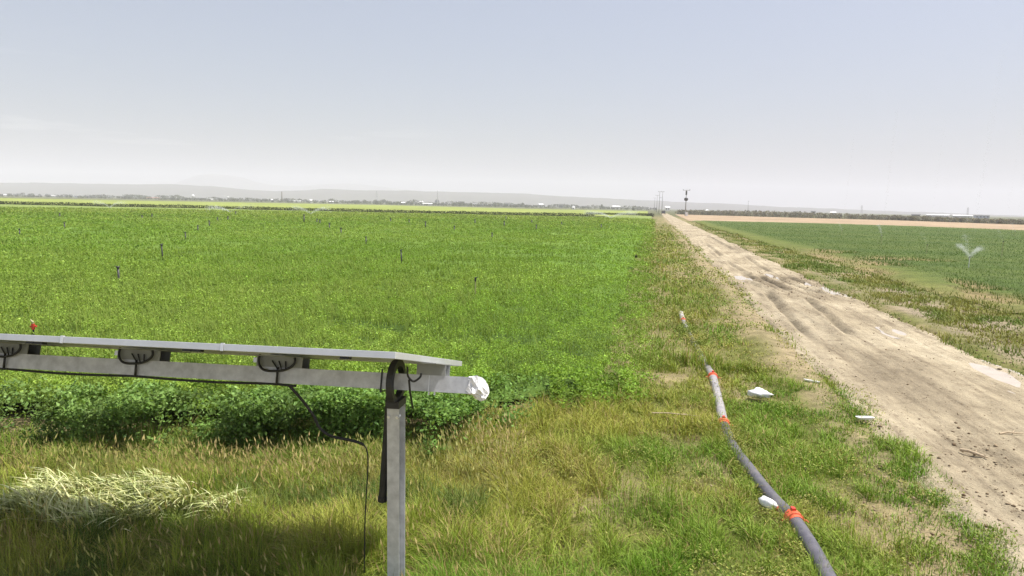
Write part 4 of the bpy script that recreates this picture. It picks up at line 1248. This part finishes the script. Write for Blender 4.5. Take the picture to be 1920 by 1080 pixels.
# ------------------------------------------------------------------ far town: buildings, mosque, chimney, tank
M_W = [plain('render_white', (.78, .76, .72), .8, 0, .5, .08, 0), plain('render_grey', (.45, .44, .43), .85, 0, .5, .12, 0), plain('render_tan', (.42, .34, .27), .85, 0, .5, .12, 0),
       plain('render_dark', (.13, .12, .12), .85, 0, .5, .12, 0), plain('render_blue', (.36, .40, .48), .8, 0, .5, .1, 0)]
M_RF = [plain('roof_sheet_white', (.82, .82, .82), .45, 0, .4, .05, 0), plain('roof_tile_red', (.34, .14, .09), .8, 0, .6, .15, 0), plain('roof_grey', (.22, .22, .23), .7, 0, .6, .12, 0), plain('roof_dark', (.05, .05, .055), .7, 0, .6, .12, 0)]
M_WIN = plain('dark_window', (.03, .035, .04), .2, 0, 2, .1, 0)
GT = 'buildings of the far town'
def house(px, ty, D, wpx, depth, wall, roof, label, cat='building', pitched=True, wins=2, group=GT):
    """ty is where the roof top is seen; wpx the width seen"""
    c = atd(px, ty, D); w_ = wpx * D / F; zt = max(c.z, 2.8)
    name = 'shed' if cat == 'shed' else 'building'
    root = empty(name, (c.x, c.y, 0), -math.atan2(c.x, c.y) + random.uniform(-.25, .25)); tag(root, label, cat, group)
    rh = min(zt * .3, 2.2) if pitched else .25
    wh = zt - rh
    m_ = MB(); m_.box((0, depth / 2, wh / 2), w_, depth, wh); m_.build('wall', M_W[wall], root)
    m_ = MB(); o_ = .35
    if pitched:
        m_.add([(-w_ / 2 - o_, -o_, wh + .003), (w_ / 2 + o_, -o_, wh + .003), (w_ / 2 + o_, depth + o_, wh + .003), (-w_ / 2 - o_, depth + o_, wh + .003), (-w_ / 2 - o_, depth / 2, zt), (w_ / 2 + o_, depth / 2, zt)],
               [(0, 1, 5, 4), (2, 3, 4, 5), (0, 4, 3), (1, 2, 5), (3, 2, 1, 0)])
    else:
        m_.box((0, depth / 2, wh + .13), w_ + .5, depth + .5, .25)
    m_.build('roof', M_RF[roof], root)
    if wins:
        nf = max(1, int(wh // 3))
        for k in range(wins):
            x_ = (k + .5) / wins * w_ - w_ / 2
            m_ = MB(); m_.box((x_, -.03, wh * .55), min(1.6, w_ / wins * .5), .1, min(1.6, wh * .4)); m_.build('window', M_WIN, root)
    return root
house(10, 369, 900, 5, 6, 0, 0, 'white gable beside the dark tree at the left edge of the town')
house(104, 369.3, 1150, 14, 10, 1, 0, 'long low white-roofed shed left of the town trees', 'shed')
house(143, 366.5, 1100, 7, 8, 4, 2, 'small blue-grey house in the left trees')
house(171, 369, 1100, 17, 8, 3, 3, 'low dark-roofed shed in the left trees', 'shed', True, 0)
house(222, 368.5, 1150, 8, 8, 1, 2, 'grey flat building at the end of the left trees', pitched=False)
house(288, 370, 1250, 22, 10, 2, 1, 'long low house with reddish roof left of the white tank')
house(347, 370.5, 1200, 9, 8, 3, 3, 'dark shed just left of the white tank', 'shed', True, 0)
house(376, 371.2, 1000, 6, 5, 3, 3, 'short dark hut just right of the white tank', 'shed', True, 0)
house(392, 373, 1200, 12, 8, 0, 0, 'pale low house right of the dark hut')
house(437, 372.5, 1250, 9, 9, 2, 2, 'tan house right of the small white tank')
house(497, 371.5, 1250, 12, 9, 3, 2, 'dark grey house left of the brick chimney')
house(510, 373.2, 1100, 3, 5, 0, 0, 'tiny white hut left of the brick chimney', wins=1)
house(536, 372.0, 1300, 9, 10, 3, 3, 'dark kiln shed at the foot of the brick chimney', 'shed', True, 0)
house(558, 376.0, 1100, 12, 8, 1, 0, 'low pale-roofed house right of the brick chimney')
house(583, 373.8, 850, 3.4, 4, 0, 0, 'narrow bright white hut standing alone right of the chimney', wins=1)
house(622, 377.0, 1050, 8, 8, 1, 0, 'small pale-roofed house in the middle trees')
house(637, 377.5, 1200, 9, 8, 0, 2, 'white-walled house in the middle trees')
house(756, 379, 1000, 7, 7, 3, 0, 'dark-walled house with a white roof left of the mosque')
house(789, 376.8, 1300, 6, 9, 0, 0, 'tall bright white house just left of the mosque')
house(802, 380.5, 1000, 18, 10, 1, 0, 'long white-roofed hall in front of the mosque', 'shed', True, 0)
house(842, 379.6, 1200, 7, 8, 0, 2, 'pale house just right of the mosque')
house(866, 377.8, 1250, 10, 9, 3, 2, 'block of grey houses right of the mosque', pitched=False, wins=3)
house(890, 380.0, 1150, 9, 8, 1, 2, 'grey house with pale wall in the right part of town')
house(949, 380.2, 1200, 8, 8, 3, 3, 'dark-roofed house near the right end of town')
house(1015, 381.6, 1100, 8, 8, 1, 0, 'white-roofed house before the gap in the trees')
house(1052, 382.2, 1150, 7, 8, 3, 3, 'dark-roofed low house right of the gap')
house(1075, 389.2, 700, 4, 5, 0, 0, 'small pale hut at the field edge below the trees', wins=1)
house(1155, 385.6, 1100, 14, 9, 1, 0, 'long white-roofed shed near the road end', 'shed', True, 0)
house(1252, 386.6, 900, 8, 8, 0, 0, 'pale house between the twin-legged pole and the transformer pole')
GS = 'sheds right of the road'
house(1325, 392.8, 560, 2.6, 4, 0, 0, 'tiny white hut in the hedge right of the transformer pole', 'shed', True, 0, GS)
house(1525, 395.8, 700, 8, 8, 1, 2, 'grey hut with a flat roof above the hedge', 'shed', False, 1, GS)
house(1562, 396.8, 650, 9, 8, 1, 0, 'low pale shed with rounded roof right of the flat-roofed hut', 'shed', True, 0, GS)
house(1717, 405.4, 700, 14, 8, 3, 3, 'dark low shed left of the long white sheds', 'shed', True, 0, GS)
house(1757, 403.6, 760, 36, 14, 1, 0, 'longest white-roofed shed on the right horizon', 'shed', True, 0, GS)
house(1805, 406.0, 720, 30, 12, 1, 0, 'second long white-roofed shed in front of the pylon', 'shed', True, 0, GS)
house(1842, 407.4, 640, 22, 10, 4, 3, 'blue-grey house with a dark flat roof at the right', 'building', False, 4, GS)
# mosque
D = 1300; c = atd(819, 381, D)
mq = empty('mosque', (c.x, c.y, 0)); tag(mq, 'grey domed mosque with one slender pencil minaret', 'mosque')
m_ = MB(); m_.box((0, 6, 2.6), 11, 11, 5.2); m_.build('wall', M_W[1], mq)
zt = atd(819, 373.2, D).z
m_ = MB()
pr_ = [(4.6, 5.2), (4.6, 5.9), (4.4, 6.9), (3.8, 8.1), (2.7, 9.1), (1.3, 9.8), (.1, 10.1)]
sc = (zt - 5.2) / 4.9
m_.tube([(0, 6, 5.2 + (z_ - 5.2) * sc) for _, z_ in pr_], [r_ for r_, _ in pr_], 20); m_.build('dome', M_RF[3], mq, smooth=True)
zm = atd(820, 356.5, D).z
m_ = MB(); m_.tube([(1.2, 0, 0), (1.2, 0, zm * .12), (1.2, 0, zm * .13), (1.2, 0, zm * .66), (1.2, 0, zm * .665), (1.2, 0, zm * .69), (1.2, 0, zm * .70), (1.2, 0, zm * .85), (1.2, 0, zm)],
                   [1.2, 1.2, .8, .72, 1.15, 1.15, .62, .62, .05], 14); m_.build('minaret', M_W[1], mq, smooth=False)
for k in range(3):
    m_ = MB(); m_.box((-3.5 + 3.5 * k, .47, 2.6), 1.3, .1, 2.2); m_.build('window', M_WIN, mq)
# chimney
D = 1250; c = atd(528.5, 374, D); zt = atd(528.5, 359.3, D).z
ch = empty('brick_chimney', (c.x, c.y, 0)); tag(ch, 'tall dark factory chimney standing out over the town', 'chimney')
M_BRICK = plain('dark_brick', (.12, .085, .075), .9, 0, 1.5, .2, 0)
m_ = MB(); m_.tube([(0, 0, 0), (0, 0, zt * .96)], [1.35, .85], 16); m_.build('shaft', M_BRICK, ch, smooth=True)
m_ = MB(); m_.tube([(0, 0, zt * .96), (0, 0, zt)], [1.0, 1.0], 16); m_.build('cap', M_BRICK, ch)
# white tanks
def tank(px, ty, D, rpx, label):
    c = atd(px, ty, D); r_ = rpx * D / F; zt = c.z
    root = empty('water_tank', (c.x, c.y, 0)); tag(root, label, 'water tank', 'white tanks over the town')
    m_ = MB()
    q = [(.05, 1), (.5, .86), (.86, .5), (1, 0), (.86, -.5), (.5, -.86), (.2, -1)]
    m_.tube([(0, 0, zt - r_ + b_ * r_) for a_, b_ in q[::-1]], [a_ * r_ for a_, b_ in q[::-1]], 16); m_.build('vessel', M_BAG, root, smooth=True)
    m_ = MB(); m_.tube([(0, 0, 0), (0, 0, zt - 1.8 * r_)], r_ * .25, 10); m_.build('stem', M_W[1], root)
tank(361.5, 364.6, 1150, 2.9, 'bright white ball-shaped water tank above the left town')
tank(427, 367.8, 1250, 1.9, 'smaller white ball-shaped water tank right of the bigger one')

# trees: far-off belts that read as one mass, and some trees one can tell apart
DK = [(.040, .050, .020), (.055, .062, .028), (.030, .038, .018), (.065, .060, .035)]
def belt(pxs, D0, D1, hmin, hmax, n, leafs, size, seed, cols=DK):
    rr = random.Random(seed); pts = []
    for k in range(n):
        px = rr.uniform(*pxs); D = rr.uniform(D0, D1); q = atd(px, 400, D)
        f = float(fbm(np.array([px * .045]), np.array([seed * 1.0]), 161)[0])
        h = hmin + (hmax - hmin) * max(0, min(1, (f - .25) * 1.7)) * rr.uniform(.7, 1.1)
        pts.append((q.x, q.y, h * rr.uniform(.45, .8), h, leafs))
    return bushes(pts, 0, 0, size, cols)
v1 = belt((-60, 250), 1100, 1350, 3.0, 6.5, 140, 34, 1.6, 1)
v2 = belt((230, 1230), 1150, 1450, 3.5, 9.0, 620, 34, 1.8, 2)
v3 = belt((640, 1000), 1000, 1150, 3, 6.5, 120, 34, 1.6, 3)
v4 = belt((-60, 1230), 900, 1000, 1.8, 3.2, 420, 22, 1.2, 5)
V, Fs, Cl = join([v1, v2, v3, v4])
tag(mesh_obj('town_trees', V, Fs, M_LEAF, colors=Cl), 'grey-green belt of trees around the far town', 'trees', kind='stuff')
# hedge strip behind the fallow field; haze is put into its lightened leaf colours
pts = []
tfa = np.array([uw2xy(*q) for q in ((11, 362), (30, 349), (51, 335), (98, 312), (122, 262), (200, 212), (300, 157))])
d = np.concatenate([[0], np.cumsum(np.linalg.norm(np.diff(tfa, axis=0), axis=1))])
for t in np.linspace(0, d[-1], 700):
    x, y = np.interp(t, d, tfa[:, 0]), np.interp(t, d, tfa[:, 1])
    f = float(fbm(np.array([t * .02]), np.array([3.0]), 171)[0])
    hgt = (1.95 + 1.4 * (f - .4)) * np.interp(t, [0, 60, 160, 330], [1.25, 1.15, 1.0, .8]) * random.uniform(.7, 1.05)
    oy = random.uniform(0, 14)
    pts.append((x + oy * .3, y + oy, random.uniform(.9, 1.7), hgt, 80))
v, q, c = bushes(pts, 0, 0, .48, [(.21, .19, .17), (.175, .175, .14), (.22, .195, .175), (.16, .165, .125)])
tag(mesh_obj('hedge_scrub', v, [q], M_LEAF, colors=c), 'brownish scrub hedge along the back of the fallow field', 'hedge', kind='stuff')

GTr = 'single trees on the horizon'
def tree(px, ty, D, wpx, label, cols=DK):
    c = atd(px, ty, D); h = c.z; rw_ = wpx * D / F / 2
    root = empty('tree', (c.x, c.y, 0)); tag(root, label, 'tree', GTr)
    m_ = MB(); m_.tube([(0, 0, 0), (.1, 0, h * .3), (0, .1, h * .6)], [h * .05, h * .035, h * .02], 8)
    for k in range(5):
        a_ = k * 1.26; m_.tube([(0, 0, h * (.28 + .05 * k)), (math.cos(a_) * rw_ * .6, math.sin(a_) * rw_ * .6, h * (.5 + .06 * k))], [h * .02, h * .008], 6)
    m_.build('trunk', M_WOOD, root)
    n = 420; P = rng.normal(0, 1, (n, 3)); P /= np.linalg.norm(P, axis=1)[:, None]; P *= rng.uniform(.45, 1, (n, 1)) ** .5
    lobes = rng.uniform(-.45, .45, (7, 3)); P = P * .62 + lobes[rng.integers(0, 7, n)]
    P = P * np.array([rw_, rw_, h * .40]) + np.array([0, 0, h * .60])
    P = P[P[:, 2] < h]; n = len(P)
    v, q, c_ = leaves(P, h * .13 * rng.uniform(.6, 1.4, n), .7, pick(n, cols, .25), .25)
    mesh_obj('crown', v, [q], M_LEAF, root, c_)
tree(4, 366.5, 700, 9, 'dark tree at the very left edge of the horizon', [(.012, .016, .010), (.02, .024, .012)])
tree(245, 367.5, 1150, 6, 'small tree right of the left town trees')
tree(980, 379.5, 1100, 7, 'tree standing a little above the right town trees')
tree(1129, 383.0, 1050, 5, 'pointed tree by the long shed near the road end')
tree(1187, 391, 560, 8, 'dark bush-like tree at the far end of the green crop by the road', [(.02, .026, .012), (.03, .036, .016)])
tree(720, 373.0, 1200, 10, 'round tree crown between chimney and mosque')
tree(683, 374.0, 1200, 8, 'round tree crown left of the faint pylon')
tree(1418, 393.8, 480, 6, 'small tree right of the thin mast above the hedge')
tree(1495, 397.8, 430, 5, 'little tree left of the flat-roofed hut')

# ------------------------------------------------------------------ hills
M_HILL = tinted('hill_scrub', .95, .004, .2, .1, 1, .02)
def ridge(name, trace, D, foot, label, colr, xr=(-500, 2400)):
    xs = np.arange(xr[0], xr[1] + 1, 6.0)
    ty = np.interp(xs, [p[0] for p in trace], [p[1] for p in trace]) + 1.6 * (fbm(xs * .03, xs * 0 + D, 181) - .5) + .8 * (fbm(xs * .12, xs * 0 + D, 182) - .5)
    rows = []
    crest = np.array([tuple(atd(a_, b_, D)) for a_, b_ in zip(xs, ty)])
    crest[:, 2] = np.maximum(crest[:, 2], -1)
    prof = [(-1, 0), (-.7, .22), (-.45, .55), (-.2, .86), (0, 1), (.25, .8), (.6, .35), (1, 0)]
    for (t, hh) in prof:
        k = 1 + t * foot / D
        z = crest[:, 2] * hh * (1 if t == 0 else (1 + .25 * (fbm(xs * .02 + t * 3, xs * 0 + t * 7, 183) - .5))) - .5
        rows.append(np.stack([crest[:, 0] * k, crest[:, 1] * k, z], -1))
    P = np.stack(rows); n, m = len(xs), len(prof)
    idx = np.arange(n * m).reshape(m, n)
    q = np.stack([idx[:-1, :-1], idx[:-1, 1:], idx[1:, 1:], idx[1:, :-1]], -1).reshape(-1, 4)
    tag(mesh_obj(name, P.reshape(-1, 3), [q], M_HILL, colors=np.tile(colr, (n * m, 1)), smooth=True), label, 'hills', kind='structure')
ridge('hills', [(-500, 346), (0, 342), (110, 343), (240, 345), (330, 345.5), (400, 349), (470, 355.5), (520, 358), (575, 356), (610, 354), (700, 357), (760, 357), (900, 360.5), (990, 363), (1030, 366.5), (1130, 371),
                (1200, 375), (1300, 379.5), (1400, 383), (1450, 387), (1560, 391), (1700, 396.5), (1920, 404), (2400, 416)], 3300, 700, 'low hazy hills along the horizon behind the town', (.08, .075, .06))
ridge('mountain', [(-500, 376), (250, 352), (320, 346), (350, 335), (372, 328), (400, 326), (430, 328), (455, 333), (480, 341), (510, 347), (560, 349), (600, 346), (650, 344), (690, 347), (740, 353), (850, 364), (2400, 420)], 6000, 500,
      'very faint mountain behind the low hills on the left', (.08, .075, .07), (200, 1000))

# ------------------------------------------------------------------ camera and render settings
cam_d = bpy.data.cameras.new('camera'); cam = bpy.data.objects.new('camera', cam_d); col.objects.link(cam)
cam_d.sensor_fit = 'HORIZONTAL'; cam_d.sensor_width = 36; cam_d.lens = 36 * F / 1920
cam_d.clip_start = .05; cam_d.clip_end = 20000
cam.location = (0, 0, H)
cam.rotation_mode = 'QUATERNION'
q = Matrix.Rotation(R(90) - PITCH, 4, 'X') @ Matrix.Rotation(ROLL, 4, 'Z')
cam.rotation_quaternion = q.to_quaternion()
scene.camera = cam
scene.render.engine = 'CYCLES'
cy_ = scene.cycles
cy_.use_denoising = True
cy_.denoising_prefilter = 'NONE'
cy_.max_bounces = 6; cy_.diffuse_bounces = 3; cy_.glossy_bounces = 2; cy_.transmission_bounces = 3; cy_.transparent_max_bounces = 12; cy_.volume_bounces = 1
cy_.caustics_reflective = False; cy_.caustics_refractive = False
scene.view_settings.view_transform = 'Standard'; scene.view_settings.look = 'None'
scene.view_settings.exposure = 0.45; scene.view_settings.gamma = 1
